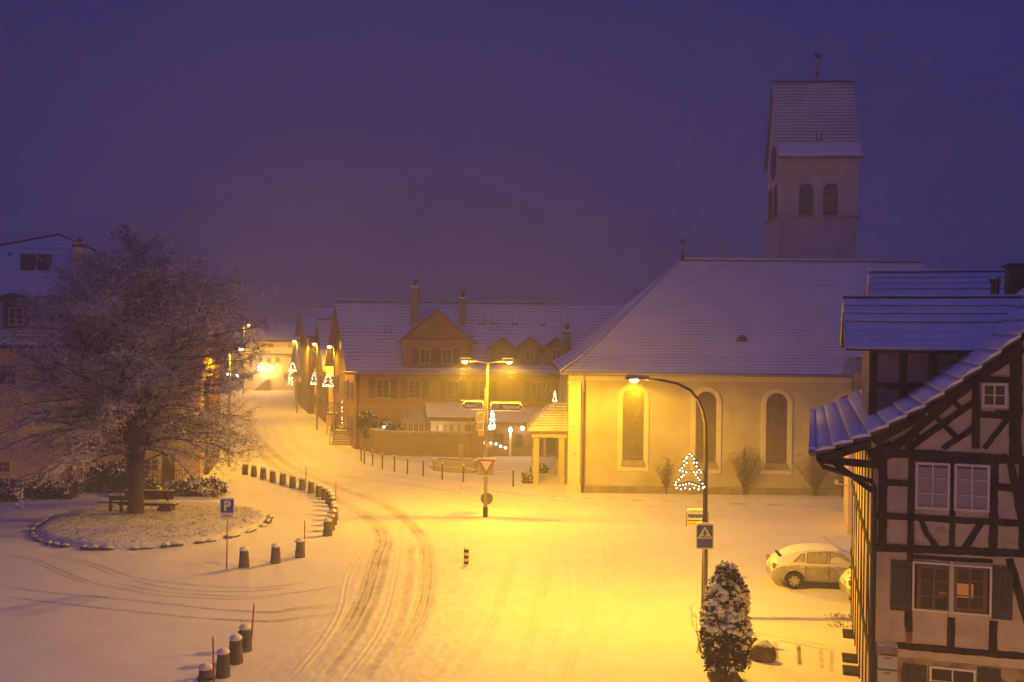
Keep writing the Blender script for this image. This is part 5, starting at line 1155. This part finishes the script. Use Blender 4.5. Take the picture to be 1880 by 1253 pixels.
b.prism([(xm-.03,yy,zb+H_*.58),(xm-.085,yy,zb+H_*.40),(xm-.07,yy,zb+H_*.37),(xm-.01,yy,zb+H_*.52)],(0,.002,0));b.prism([(xm+.03,yy,zb+H_*.58),(xm+.08,yy,zb+H_*.42),(xm+.065,yy,zb+H_*.38),(xm+.01,yy,zb+H_*.52)],(0,.002,0))
for k in range(6): x=xm-.17+k*.062;b.prism([(x,yy-.001,zb+.025),(x+.03,yy-.001,zb+.025),(x+.04,yy-.001,zb+.075),(x+.015,yy-.001,zb+.075)],(0,.002,0))
b.build('walking_figure',m_black,pn);MB().box(a[0]+.04,c[0]-.04,-.09,-.04,c[2]+.002,c[2]+.03).build('snow',m_snow,pn)
YS=36.5;p0=D(1301,1000,YS);p0[2]=0
bs=thing('bus_stop_sign','snow topped bus stop sign with blue name panel behind the lamp pole','sign',p0);q=lambda u,v:D(u,v,YS)-p0
zt=q(1280,938)[2];xa=q(1260.5,950)[0];xb=q(1300,950)[0]
MB().tube([(xb,0,0),(xb,0,zt-.08),(xb-.05,0,zt-.02),(xb-.12,0,zt),(xa+.12,0,zt),(xa+.05,0,zt-.02),(xa,0,zt-.08),(xa,0,q(1260,966)[2])],.028,8).build('frame',m_metal,bs,True)
MB().box(xa+.03,xb-.03,-.02,.04,zt+.01,zt+.075).build('snow',m_snow,bs)
z1=q(1280,943.5)[2];z2=q(1280,957)[2];z3=q(1280,966)[2]
pn=MB().box(xa+.03,xb-.03,-.03,.0,z3,z1).build('panel',m_white,bs);MB().box(xa+.035,xb-.035,-.034,-.031,z2,z1-.01).build('name_field',m_blue,pn);MB().box(xa+.035,xb-.035,-.034,-.031,z3+.005,z2-.003).build('route_field',m_ysign,pn)
text('Dorfmitti',.135,m_white,pn,(xa+.05,-.037,z2+.085),name='stop_name',align='LEFT',bold=.004)
text('850 806',.10,m_black,pn,(xa+.05,-.037,(z3+z2)/2),name='route_lettering',align='LEFT')
# black and yellow island bollard
p0=G(856,1036);yb_=thing('island_bollard','short bollard striped black and yellow on the traffic island','bollard',p0)
n=5;hB=.60
for k in range(n): MB().lathe([(.105,k*hB/n),(.105,(k+1)*hB/n-.002)],(0,0,0),14).build('band',m_black if k%2==0 else m_ysign,yb_,auto=40)
MB().lathe([(.10,hB),(.11,hB+.02),(.08,hB+.06),(.02,hB+.075)],(0,0,0),14).build('snow_cap',m_snow,yb_,True)
# ================================================================ TREE ISLAND
def island():
    b=MB();vs=[(isl[0],isl[1],.34)];fs=[];n=96;rings=18
    for i in range(1,rings+1):
        r=i/rings
        for k in range(n):
            a=2*math.pi*k/n;rr=r*(1+.02*math.sin(3*a)+.015*math.sin(7*a));z=.34-.12*r*r+random.uniform(-.012,.012) if i<rings else -.05
            if i==rings: rr*=1.0
            vs.append((isl[0]+Rx_*.985*rr*math.cos(a),isl[1]+Ry_*.985*rr*math.sin(a),z))
    for k in range(n): fs.append((0,1+k,1+(k+1)%n))
    for i in range(rings-1):
        for k in range(n): a0=1+i*n;k2=(k+1)%n;fs.append((a0+k,a0+n+k,a0+n+k2,a0+k2))
    return b.add(vs,fs)
struct(island().build('lawn',mat('snow_over_grass',(.12,.10,.055),.95,.3,6,bump=.9,bscale=9,snow=.85,snowlo=.62),None,True))
gpz=[]
for _ in range(1500):
    a=random.uniform(0,2*math.pi);r=math.sqrt(random.random())*.95
    if math.sin(a)*r>.6: continue
    gpz.append((isl[0]+Rx_*r*math.cos(a),isl[1]+Ry_*r*math.sin(a),.34-.12*r*r+.01))
def grassv(pts,h,m,name):
    v=[];f=[];k=0
    for p in pts:
        for _ in range(4):
            x=p[0]+random.gauss(0,.06);y=p[1]+random.gauss(0,.06);a=random.uniform(0,6.28);w_=.012;hh=h*random.uniform(.5,1.3);lx_=random.gauss(0,.035);ly=random.gauss(0,.035)
            v+=[(x-w_*math.cos(a),y-w_*math.sin(a),p[2]-.02),(x+w_*math.cos(a),y+w_*math.sin(a),p[2]-.02),(x+lx_,y+ly,p[2]+hh)];f.append((k,k+1,k+2));k+=3
    o=MB().add(v,f).build(name,m);o['kind']='stuff';o['label']='dry grass blades poking through the thin snow of the tree island';return o
grassv(gpz,.06,mat('dry_grass',(.15,.11,.05),.95,.4,2,snow=.5,snowlo=.3),'grass')
k=0;a=math.pi*.93
while a<math.pi*2.12:
    w_=random.uniform(.34,.95);rr=1.0+.02*math.sin(3*a)
    x=isl[0]+Rx_*rr*math.cos(a);y=isl[1]+Ry_*rr*math.sin(a)
    o=MB().ball((0,0,.08),.5,9,jit=.16).build('edge_stone',m_rock,None,auto=60);o.location=(x,y,0.02);o.scale=(w_*.98,random.uniform(.26,.38),.34*random.uniform(.6,1.15))
    o.rotation_euler=(0,0,math.atan2(Ry_*math.cos(a),-Rx_*math.sin(a)));tag(o,'dark snow dusted boulder in the stone ring edging the tree island','stone','boulders edging the tree island')
    a+=(w_*.92+random.choice([0,0,.05,.1,.5]))/5.4
# bench
bp=G(292,951);be=thing('bench','heavy brown wooden bench with snowy seat behind the tree trunk','bench',(bp[0],bp[1]+.2,.24),-.05)
zq=lambda v:D(292,v,bp[1])[2]-.24
xl,xr=-1.95,.55
MB().box(xl,xr-.05,.30,.40,.58,1.02).build('backrest',m_woodb,be)
MB().box(xl-.1,xr+.28,-.30,.22,.36,.48).build('seat',m_woodb,be);MB().box(xl-.1,xr+.26,-.29,.21,.482,.52).build('snow',m_snow,be)
for x in (xl+.5,xr-.45,xr-.1):
    MB().tube([(x,-.25,.17),(x,.35,.17)],.18,12).build('log_foot',m_woodb,be)
for x in (xl+.3,xr-.3): MB().box(x-.05,x+.05,.22,.30,.3,1.0).build('back_post',m_woodb,be)
MB().box(xl,xr-.05,.29,.41,1.022,1.06).build('snow',m_snow,be)
# rail with two posts
rp=G(221,951);rl_=thing('wooden_rail','low wooden rail on two square posts left of the trunk','rail',(rp[0],rp[1],.2));q=lambda u,v:D(u,v,rp[1])-np.array(rl_.location)
for u in (203,222.5): x=q(u,940)[0];MB().box(x-.06,x+.06,-.06,.06,-.1,q(u,910)[2]).build('post',m_woodb,rl_);MB().box(x-.07,x+.07,-.07,.07,q(u,910)[2]+.002,q(u,910)[2]+.06).build('snow',m_snow,rl_)
x0_,x1_=q(203,940)[0],q(236,940)[0];MB().box(x0_+.065,x1_,-.04,.04,q(210,919)[2],q(210,911)[2]).build('rail',m_woodb,rl_);MB().box(-1.2,x1_,.065,.10,q(210,925)[2],q(210,922)[2]).build('rail',m_woodb,rl_)
# ================================================================ THE BARE TREE
def make_tree(base,seed=11):
    R_=random.Random(seed);tr=thing('bare_tree','big spreading bare tree with frosted twigs and ivy dark trunk on the round island','tree',base)
    br=MB();tw_=MB();lv=[];
    def env(z,side):
        zs=[0,1.8,2.6,4,6,8,9.6,10.6,11.6,12.6,13.6];wl_=[4,5.6,6.6,7.2,6.8,6.1,5.4,4.6,3.4,2.0,.3];wr=[3,5.,5.9,5.7,5.2,5.8,6.2,5.4,3.9,2.1,.3]
        return np.interp(z,zs,wl_ if side<0 else wr)
    stems=[]
    def stem(p0,p1,r0,r1,n=9,wob=.14):
        P=[];p0=np.array(p0,float);p1=np.array(p1,float)
        for i in range(n+1):
            t=i/n;c=p0+(p1-p0)*np.array([t**1.1,t**1.1,t]);c=c+np.array([R_.gauss(0,wob),R_.gauss(0,wob),0])*min(1,2*t)*(1 if i<n else 0);P.append(c)
        rad=[r0+(r1-r0)*(i/n)**.8 for i in range(n+1)];br.tube(P,rad,8);stems.append((P,rad))
    T=MB();T.tube([(0,0,-.1),(.0,0,.15),(.0,0,.8),(.03,0,1.7),(.12,0,2.5)],[.56,.40,.36,.35,.30],14);T.tube([(-.1,0,1.3),(-.22,.05,2.3),(-.35,.1,3.3)],[.28,.24,.2],10)
    T.build('trunk',mat('mossy_bark',(.075,.05,.018),.95,.4,3,bump=.9,bscale=8),tr,True)
    stem((-.33,.1,3.),(-1.4,.6,10.5),.29,.05);stem((.10,0,2.4),(-.1,.3,13.3),.32,.05);stem((.1,0,2.5),(1.6,-.2,11.8),.30,.05);stem((.2,0,3.2),(3.4,.5,10.2),.22,.04)
    stem((-.3,.1,3.2),(-3.3,-.4,10.2),.23,.04);stem((.0,.1,3.4),(.8,2.4,10.5),.22,.04);stem((-.1,-.05,3.4),(-.6,-2.2,10.3),.22,.04);stem((.1,0,4.),(1.0,-1.6,11.6),.1,.03);stem((-.2,0,4.2),(-1.9,1.4,11.6),.1,.03)
    def twig(p,d,L,r,lvl):
        n=4 if lvl<3 else 2;P=[p];d=np.array(d)/np.linalg.norm(d)
        for i in range(n):
            d=d+np.array([R_.gauss(0,.13),R_.gauss(0,.13),R_.gauss(0,.10)+(-.05 if lvl==2 else -.03)]);d/=np.linalg.norm(d);P.append(P[-1]+d*L/n)
        (br if lvl<2 else tw_).tube(P,[r*(1-.75*i/n) for i in range(n+1)],5 if lvl<2 else 3,False);return P,d
    nprim=0
    for i in range(375):
        P,rad=R_.choice(stems) if i>40 else stems[i%5]
        k=R_.randint(0 if i%3==0 else 1,len(P)-2) if i<330 else R_.randint(0,1);t=R_.random();p=P[k]*(1-t)+P[k+1]*t;r0=rad[k]*.5
        az=R_.uniform(0,2*math.pi);out=np.array([math.cos(az),math.sin(az)*.85]);
        sd=1 if out[0]>0 else -1;low=p[2]<5
        el=R_.uniform(-.25,.35) if low else R_.uniform(.15,.9)
        zt=p[2]+R_.uniform(-1.2,1.2) if low else p[2]+R_.uniform(.3,2.5)
        zt=min(zt,13.4);w_=env(zt,sd)
        tx=out[0]*w_;ty=out[1]*w_*.9
        v=np.array([tx-p[0],ty-p[1],zt-p[2]]);L=np.linalg.norm(v)*R_.uniform(.75,1.0)
        if (v[:2]@out)<.3 or (i>=330 and abs(out[0])<.6) or (p[2]<4.2 and out[1]<0 and abs(out[0])<.7): continue
        if out[1]<-.15 and R_.random()<.62: continue
        L=min(L,7.6);v/=np.linalg.norm(v)
        # curved primary
        n=9;Q=[p];d=v+np.array([0,0,.35 if low else .15]);d/=np.linalg.norm(d)
        for j in range(n):
            d=d+np.array([R_.gauss(0,.10),R_.gauss(0,.10),R_.gauss(0,.07)-(.095 if low else .01)]);d/=np.linalg.norm(d);Q.append(Q[-1]+d*L/n)
            if Q[-1][2]<1.5: Q[-1][2]=1.5+R_.random()*.3;d[2]=abs(d[2])*.5
        r0=max(.035,min(r0,.085));br.tube(Q,[r0*(1-.8*j/n) for j in range(n+1)],5,False);nprim+=1
        for j in range(1,n+1):
            for s in range(2 if j<n else 3):
                a=R_.uniform(-1,1);dd=(Q[j]-Q[j-1]);dd/=np.linalg.norm(dd)
                side=np.cross(dd,[0,0,1]);side/=np.linalg.norm(side)+1e-6;sg_=1 if s%2 else -1
                d2_=dd*.65+side*sg_*R_.uniform(.4,1)+np.array([0,0,R_.uniform(-.25,.65)])
                L2=(.35+1.25*(j/n)**.5*(1-.35*j/n))*R_.uniform(.6,1.15)
                P2,_=twig(Q[j],d2_,L2,.020,2)
                for m in range(1,len(P2)):
                    for s2 in range(2):
                        d3=np.array([R_.gauss(0,.7),R_.gauss(0,.7),R_.gauss(.1,.6)])+(P2[m]-P2[m-1])/np.linalg.norm(P2[m]-P2[m-1])*.7
                        L3=R_.uniform(.18,.5);P3,_=twig(P2[m],d3,L3,.0115,3)
                        lv.append(P3[-1]);lv.append(P3[1])
    br.build('branches',m_bark,tr,True);tw_.build('twigs',m_twig,tr)
    v=[];f=[];kk=0
    for p in lv:
        for _ in range(2):
            c=p+rng.normal(0,.05,3);a=rng.normal(0,1,3);a[2]-=.8;a/=np.linalg.norm(a);b_=np.cross(a,rng.normal(0,1,3));b_/=np.linalg.norm(b_)+1e-6;s=rng.uniform(.03,.07)
            v+=[c-a*s,c+b_*s*.38,c+a*s,c-b_*s*.38];f.append((kk,kk+1,kk+2,kk+3));kk+=4
    MB().add(v,f).build('foliage',m_leaf,tr);print('tree prim',nprim,'leaves',len(lv));return tr
tb_=G(249,955);make_tree((tb_[0],tb_[1],.26))
rt=MB()
for k in range(60): rt.ball((tb_[0]+random.gauss(-.3,.5),tb_[1]-.45+random.gauss(0,.15),.30),.07,5,jit=.5)
tag(rt.build('ivy_patch',m_conif2),'low dark leaves growing around the foot of the big tree','plant')
# bushes behind the island
hedge('bush','long dark evergreen bush with snowy top below the left branches','bush',38,138,924,880,55.,.8,dens=420,group='bushes in front of the mansard house')
hedge('bush','snow covered pale bush at the left edge','bush',-30,42,924,884,54.,.8,dens=300,group='bushes in front of the mansard house',m1=m_conif)
hedge('bush','dark upright bush directly behind the big trunk','bush',165,262,915,845,57.,.7,dens=380,group='bushes in front of the mansard house')
hedge('bush','rounded dark shrub with snow right of the trunk','bush',262,292,918,880,55.,.5,dens=130,group='bushes in front of the mansard house')
hedge('bush','wide low snow laden bush at the right corner of the garden','bush',322,408,916,882,56.5,.9,dens=360,group='bushes in front of the mansard house')
# railing behind
rg_=thing('garden_railing','low iron garden railing between the bushes before the mansard house','railing',(D(250,900,58.5)[0],58.5,0));b=MB();x0_=D(135,900,58.5)[0]-rg_.location[0];x1_=D(350,900,58.5)[0]-rg_.location[0]
b.box(x0_,x1_,-.02,.02,1.05,1.1);b.box(x0_,x1_,-.02,.02,.35,.39);x=x0_
while x<x1_: b.box(x-.012,x+.012,-.012,.012,.1,1.05);x+=.16
b.build('bars',m_dark,rg_);MB().box(x0_,x1_,-.15,.15,-.1,.28).build('kerb',m_stone,rg_)
# ================================================================ CONICAL BUSH, ROCK, SHRUBS
p0=G(1331,1252);cb=thing('conical_bush','tall cone shaped evergreen bush heaped with snow in front of the lamp pole','bush',p0)
ht=D(1322,1036,p0[1])[2];br_=MB();core=[];pads=MB();tips=[]
def cr_(z): return np.interp(z/ht,[0,.1,.3,.5,.7,.85,1.],[.48,.55,.58,.60,.50,.36,.14])
for _ in range(1500):
    z=random.uniform(.12,.98)*ht;a=random.uniform(0,6.28);r=cr_(z)*random.uniform(.72,1.02)*(1+.10*math.sin(3*a+z*3)+.13*math.sin(5*a-z*4.3)*math.sin(z*2.6+1));core.append((r*math.cos(a),r*math.sin(a),z))
leafblob(core,.060,m_conif,'foliage',cb,9)
for _ in range(820):
    z=(random.random()**.75)*ht;a=random.uniform(0,6.28)
    if z<.45*ht and random.random()<.86: continue
    r=cr_(z)*random.uniform(.80,1.04)*(1+.10*math.sin(3*a+z*3)+.13*math.sin(5*a-z*4.3)*math.sin(z*2.6+1));sz_=random.uniform(.04,.11)*(1.1 if z<.85*ht else .8)
    pads.ball((r*math.cos(a),r*math.sin(a),z),sz_,7,random.uniform(.5,.8),jit=.25,sx=random.uniform(.8,1.5));tips.append((r*math.cos(a)*1.05,r*math.sin(a)*1.05,z-.04))
pads.build('snow',m_snow,cb,True);leafblob(tips,.055,m_conif2,'snowy_foliage',cb,5)
MB().tube([(0,0,0),(.02,0,ht*.9)],[.06,.01],6).build('stem',m_bark,cb)
MB().box(-.42,.42,-.36,.36,-.2,.14).build('planter',mat('terracotta_planter',(.10,.05,.035),.9,.2,4),cb)
# thin bare sapling left of it
def shrub(name,label,p,h,w_,n,seed,r=.012,grp=None,sn=True):
    o=thing(name,label,'shrub',p,0,grp);R_=random.Random(seed);b=MB();lf_=[]
    for i in range(n):
        az=R_.uniform(0,6.28);sp_=R_.random()**.7;tip=np.array([math.cos(az)*w_*sp_,math.sin(az)*w_*.6*sp_,h*R_.uniform(.65,1.)*(1-.25*sp_)])
        P=[np.array([math.cos(az)*.08,math.sin(az)*.06,0])];m=5
        for k in range(1,m+1): t=k/m;P.append(np.array([tip[0]*t**1.3,tip[1]*t**1.3,tip[2]*t**.9])+np.array([R_.gauss(0,.03),R_.gauss(0,.03),0]))
        b.tube(P,[r*1.3*(1-.6*k/m) for k in range(m+1)],3,False)
        for k in range(2,m+1):
            for _ in range(2):
                d=np.array([R_.gauss(0,.5),R_.gauss(0,.4),R_.uniform(.1,.7)]);d=d/np.linalg.norm(d)*R_.uniform(.2,.5)*h*.28;b.tube([P[k],P[k]+d*.5+np.array([0,0,.02]),P[k]+d],[r*.7,r*.6,r*.4],3,False);lf_.append(P[k]+d)
    b.build('twigs',mat('shrub_twigs',(.10,.06,.035),.95,.3,2,snow=.35,snowlo=.4),o);
    if sn: leafblob(lf_,.04,mat('withered_leaves',(.11,.06,.035),.9,.3,2,snow=.3,snowlo=.5),'dry_leaves',o,3)
    return o
shrub('sapling','thin leafless sapling left of the snowy cone bush',G(1283,1200),1.9,.5,7,5,.008,sn=False)
SG='bare shrubs along the church wall'
shrub('bare_shrub','smallest bare shrub below the first tall church window gap',G(1222,906)+np.array([0,-.3,0]),2.1,.75,26,6,.014,SG)
shrub('bare_shrub','tall dense bare shrub between second and third church window',G(1365,908)+np.array([0,-.3,0]),3.1,1.15,60,7,.016,SG)
shrub('bare_shrub','broad dense bare shrub right of the third church window',G(1494,910)+np.array([0,-.3,0]),2.9,1.25,60,8,.016,SG)
shrub('bare_shrub','bare shrub by the right end of the church wall, next to the gutter',G(1545,912)+np.array([0,-.3,0]),2.4,.8,30,9,.014,SG)
hedge('bush','low snow topped bush beside the porch pillar','bush',962,985,890,872,62.,.4,dens=60);hedge('bush','dark leafless bush just inside the church porch','bush',976,1004,880,858,66.5,.4,dens=70)
p0=G(1397,1213);rk=MB().ball((0,0,.22),.5,14,jit=.07).build('boulder',m_rock,None,True);rk.location=p0;rk.scale=(.75,.55,.85);rk.rotation_euler=(0,.25,-.35);tag(rk,'large dark boulder lying in the snow right of the cone bush','boulder')
shrub('snow_clump','few dark stalks poking from the snow beside the boulder',G(1379,1192),.35,.25,16,12,.010)
for i,(u,v,l) in enumerate(((1545,1136,'sparse dark plants in the bed beside the wooden tub'),(1550,1152,'sparse dark plants just above the farthest cellar grate'))):
    o=thing('bed_plant',l,'plant',G(u,v));pts=[(random.uniform(-.5,.55),random.uniform(-.12,.12),random.uniform(0,.18)) for _ in range(55)];leafblob(pts,.035,m_conif2,'foliage',o,4)
# ================================================================ CARS
def car_proto():
    o=thing('parked_car','silver hatchback parked side on, covered in frost and thin snow','car')
    ST=[(0.,.40,.52,.60,.60,.58,.30),(.03,.30,.62,.74,.72,.66,.35),(.10,.27,.72,.88,.84,.78,.45),(.22,.27,.86,1.02,.88,.84,.52),(.45,.27,.92,1.17,.90,.84,.56),(.85,.27,.94,1.37,.915,.86,.60),(1.3,.25,.94,1.46,.92,.86,.62),(1.9,.24,.93,1.49,.92,.86,.63),(2.5,.24,.92,1.45,.92,.86,.62),(2.95,.25,.92,1.27,.915,.85,.60),(3.3,.26,.92,1.04,.91,.82,.64),(3.7,.27,.86,.95,.90,.78,.62),(4.05,.28,.74,.84,.87,.72,.52),(4.25,.30,.62,.70,.80,.62,.4),(4.34,.40,.52,.56,.66,.5,.3)]
    vs=[];fs=[]
    for (x,zb,zl,zt,wb,ws,wt_) in ST:
        half=[(0,zb),(wb*.8,zb),(wb*.97,zb+.10),(wb,(zb+zl)/2),(ws+.03,zl-.02),(ws,zl+.02),((ws+wt_)/2+.01,(zl+zt)/2+.01),(wt_,zt-.045),(wt_*.55,zt),(0,zt+.01)]
        ring=[(x,-y,z) for y,z in half]+[(x,y,z) for y,z in half[-2:0:-1]];vs+=ring
    n=18
    for i in range(len(ST)-1):
        for k in range(n): k2=(k+1)%n;fs.append((i*n+k,i*n+k2,(i+1)*n+k2,(i+1)*n+k))
    fs.append(tuple(range(n)));fs.append(tuple((len(ST)-1)*n+n-1-k for k in range(n)))
    b=MB().add(vs,fs).build('tmp',m_carp);me=b.data
    import bmesh
    bm_=bmesh.new();bm_.from_mesh(me);bmesh.ops.recalc_face_normals(bm_,faces=bm_.faces);bm_.to_mesh(me);bm_.free()
    md=b.modifiers.new('s','SUBSURF');md.levels=2;md.render_levels=2
    cuts=[]
    for x in (.82,3.48):
        c=MB();c.tube([(x,-1.2,.33),(x,-.62,.33)],.385,28);c.tube([(x,.62,.33),(x,1.2,.33)],.385,28);c=c.build('cut',m_black);bm_=bmesh.new();bm_.from_mesh(c.data);bmesh.ops.recalc_face_normals(bm_,faces=bm_.faces);bm_.to_mesh(c.data);bm_.free();cuts.append(c);mb=b.modifiers.new('b','BOOLEAN');mb.object=c;mb.operation='DIFFERENCE';mb.solver='EXACT'
    bpy.context.view_layer.update();me2=bpy.data.meshes.new_from_object(b.evaluated_get(bpy.context.evaluated_depsgraph_get()))
    for c in cuts+[b]: bpy.data.objects.remove(c)
    me2.materials.clear();me2.materials.append(m_carp);me2.shade_smooth();me2.set_sharp_from_angle(angle=math.radians(40));body=bpy.data.objects.new('body',me2);link(body);body.parent=o
    def ywin(x,z):   # body side surface at glasshouse
        zl=np.interp(x,[s[0] for s in ST],[s[2] for s in ST]);zt=np.interp(x,[s[0] for s in ST],[s[3] for s in ST]);ws=np.interp(x,[s[0] for s in ST],[s[5] for s in ST]);wt_=np.interp(x,[s[0] for s in ST],[s[6] for s in ST]);return ws+(wt_-ws)*max(0,min(1,(z-zl)/(zt-zl)))
    for sgn in (-1,1):
        for poly in ([(.78,1.02),(1.18,1.02),(1.22,1.30),(1.12,1.30)],[(1.26,1.0),(2.02,.99),(2.04,1.385),(1.32,1.34)],[(2.09,.99),(3.02,.98),(2.62,1.30),(2.10,1.385)]):
            P=[(x,sgn*(ywin(x,z)+.012),z) for x,z in poly];g_=MB().prism(P,(0,-sgn*.02,0));w_=g_.build('side_window',m_carg,o)
            e=MB();
            for i in range(len(P)): e.tube([P[i],P[(i+1)%len(P)]],.011,4)
            e.build('seal',m_tyre,w_)
        for x in (2.06,1.2): MB().box(x-.1,x+.08,sgn*.925-.012,sgn*.925+.012,.80,.825).build('door_handle',m_cars,o)
        for x in (1.22,2.06): MB().box(x-.006,x+.006,sgn*.921-.006,sgn*.921+.006,.38,.92).build('door_gap',m_tyre,o)
        MB().ball((2.95,sgn*1.0,1.0),.09,8,.7).build('mirror',m_carp,o,True)
        for x in (.82,3.48):
            w_=MB();
            prof_=[(.20,-.10),(.31,-.10),(.325,-.06),(.325,.06),(.31,.10),(.20,.10)];vs=[];fs=[];n=28
            for r,y in prof_:
                for k in range(n): vs.append((x+r*math.cos(2*math.pi*k/n),sgn*.80+y,.325+r*math.sin(2*math.pi*k/n)))
            for i in range(len(prof_)):
                j=(i+1)%len(prof_)
                for k in range(n): k2=(k+1)%n;fs.append((i*n+k,i*n+k2,j*n+k2,j*n+k))
            w_=w_.add(vs,fs).build('wheel',m_tyre,o,auto=50)
            r_=MB();yo=sgn*.885
            for k in range(7):
                a=2*math.pi*k/7+.2;c_,s2=math.cos(a),math.sin(a);pw=.032
                r_.prism([(x+.03*c_-pw*s2,yo,.325+.03*s2+pw*c_),(x+.20*c_-pw*1.4*s2,yo,.325+.20*s2+pw*1.4*c_),(x+.20*c_+pw*1.4*s2,yo,.325+.20*s2-pw*1.4*c_),(x+.03*c_+pw*s2,yo,.325+.03*s2-pw*c_)],(0,-sgn*.03,0))
            for k in range(n): 
                a=2*math.pi*k/n;a2=2*math.pi*(k+1)/n;r_.prism([(x+rr_*math.cos(t),yo,.325+rr_*math.sin(t)) for rr_,t in ((.19,a),(.225,a),(.225,a2),(.19,a2))],(0,-sgn*.03,0))
            r_.prism([(x+.06*math.cos(t),yo+sgn*.004,.325+.06*math.sin(t)) for t in np.linspace(0,6.283,12,endpoint=False)],(0,-sgn*.03,0))
            r_.build('rim',m_rim,w_)
    MB().box(.315,.42,-.40,.40,1.125,1.165).build('rear_wiper_gap',m_tyre,o)
    b=MB().box(-.012,.02,-.26,.26,.66,.78).build('number_plate',m_white,o)
    for s in (-1,1): MB().box(.045,.16,s*.70-.09,s*.70+.09,.74,.92).build('tail_light',mat('frosted_tail_lamp',(.35,.2,.16),.4,.1,5),o)
    # snow blanket on roof, bonnet and tailgate
    vs=[];fs=[];xs_=np.linspace(.16,4.1,46)
    for x in xs_:
        zt=np.interp(x,[s[0] for s in ST],[s[3] for s in ST]);wt_=np.interp(x,[s[0] for s in ST],[s[6] for s in ST])*.97
        for k in range(9): y=-wt_+2*wt_*k/8;vs.append((x,y,zt-.012-(.055*(abs(y)/wt_)**3)+.028*(1-(abs(y)/wt_)**4)+random.uniform(-.004,.006)))
    for i in range(len(xs_)-1):
        for k in range(8): fs.append((i*9+k,(i+1)*9+k,(i+1)*9+k+1,i*9+k+1))
    MB().add(vs,fs).build('snow_cover',m_snow,o,True)
    MB().tube([(2.55,0,1.44),(2.05,0,1.85)],.006,4).build('aerial',m_dark,o)
    return o
c1=car_proto();wp=G(1458,1083);ca=-.09;c,s=math.cos(ca),math.sin(ca);c1.rotation_euler.z=ca;c1.location=(wp[0]-(.82*c+.85*s),wp[1]-(.82*s-.85*c),0.01);c1['group']='parked cars'
c2_=copy_tree(c1);c2_['label']='frosted car end peeking out behind the corner of the half timbered house';a=D(1549,1070,35.2);c2_.location=(a[0],35.3,.01)

# ================================================================ FALLING SNOW drifting through the light of the lamps
def flakes(cx_,cy__,cz_,n,r0=.0065):
    b=MB();R_=random.Random(int(cx_*10)+5);o6=[(1,0,0),(-1,0,0),(0,1,0),(0,-1,0),(0,0,1),(0,0,-1)];v=[];f=[];k=0
    for _ in range(n):
        d=abs(R_.gauss(0,1.9))+.15;a=R_.uniform(0,6.283);sp_=(.25+.75*d)*math.sqrt(R_.random());x=cx_+sp_*.8*math.cos(a)-.12*d;y=cy__+sp_*.8*math.sin(a);z=cz_-.1-d
        if z<.3: continue
        r=r0*R_.uniform(.6,1.5)
        v+=[(x+p[0]*r,y+p[1]*r,z+p[2]*r) for p in o6];f+=[(k+i,k+j,k+l) for i,j,l in ((0,2,4),(2,1,4),(1,3,4),(3,0,4),(2,0,5),(1,2,5),(3,1,5),(0,3,5))];k+=6
    return v,f
b=MB()
for o in list(S.objects):
    if o.type=='LIGHT' and o.name.startswith('lamp_light'):
        bpy.context.view_layer.update();p=o.matrix_world.translation
        if p.y<20: continue
        if p.y<60: b.add(*flakes(p.x,p.y,p.z,130,.0050))
o=b.build('falling_snow',mat('snowflakes',(.9,.9,.9),.6,0,1));o['kind']='stuff';o['label']='snowflakes falling through the light below the street lamps'
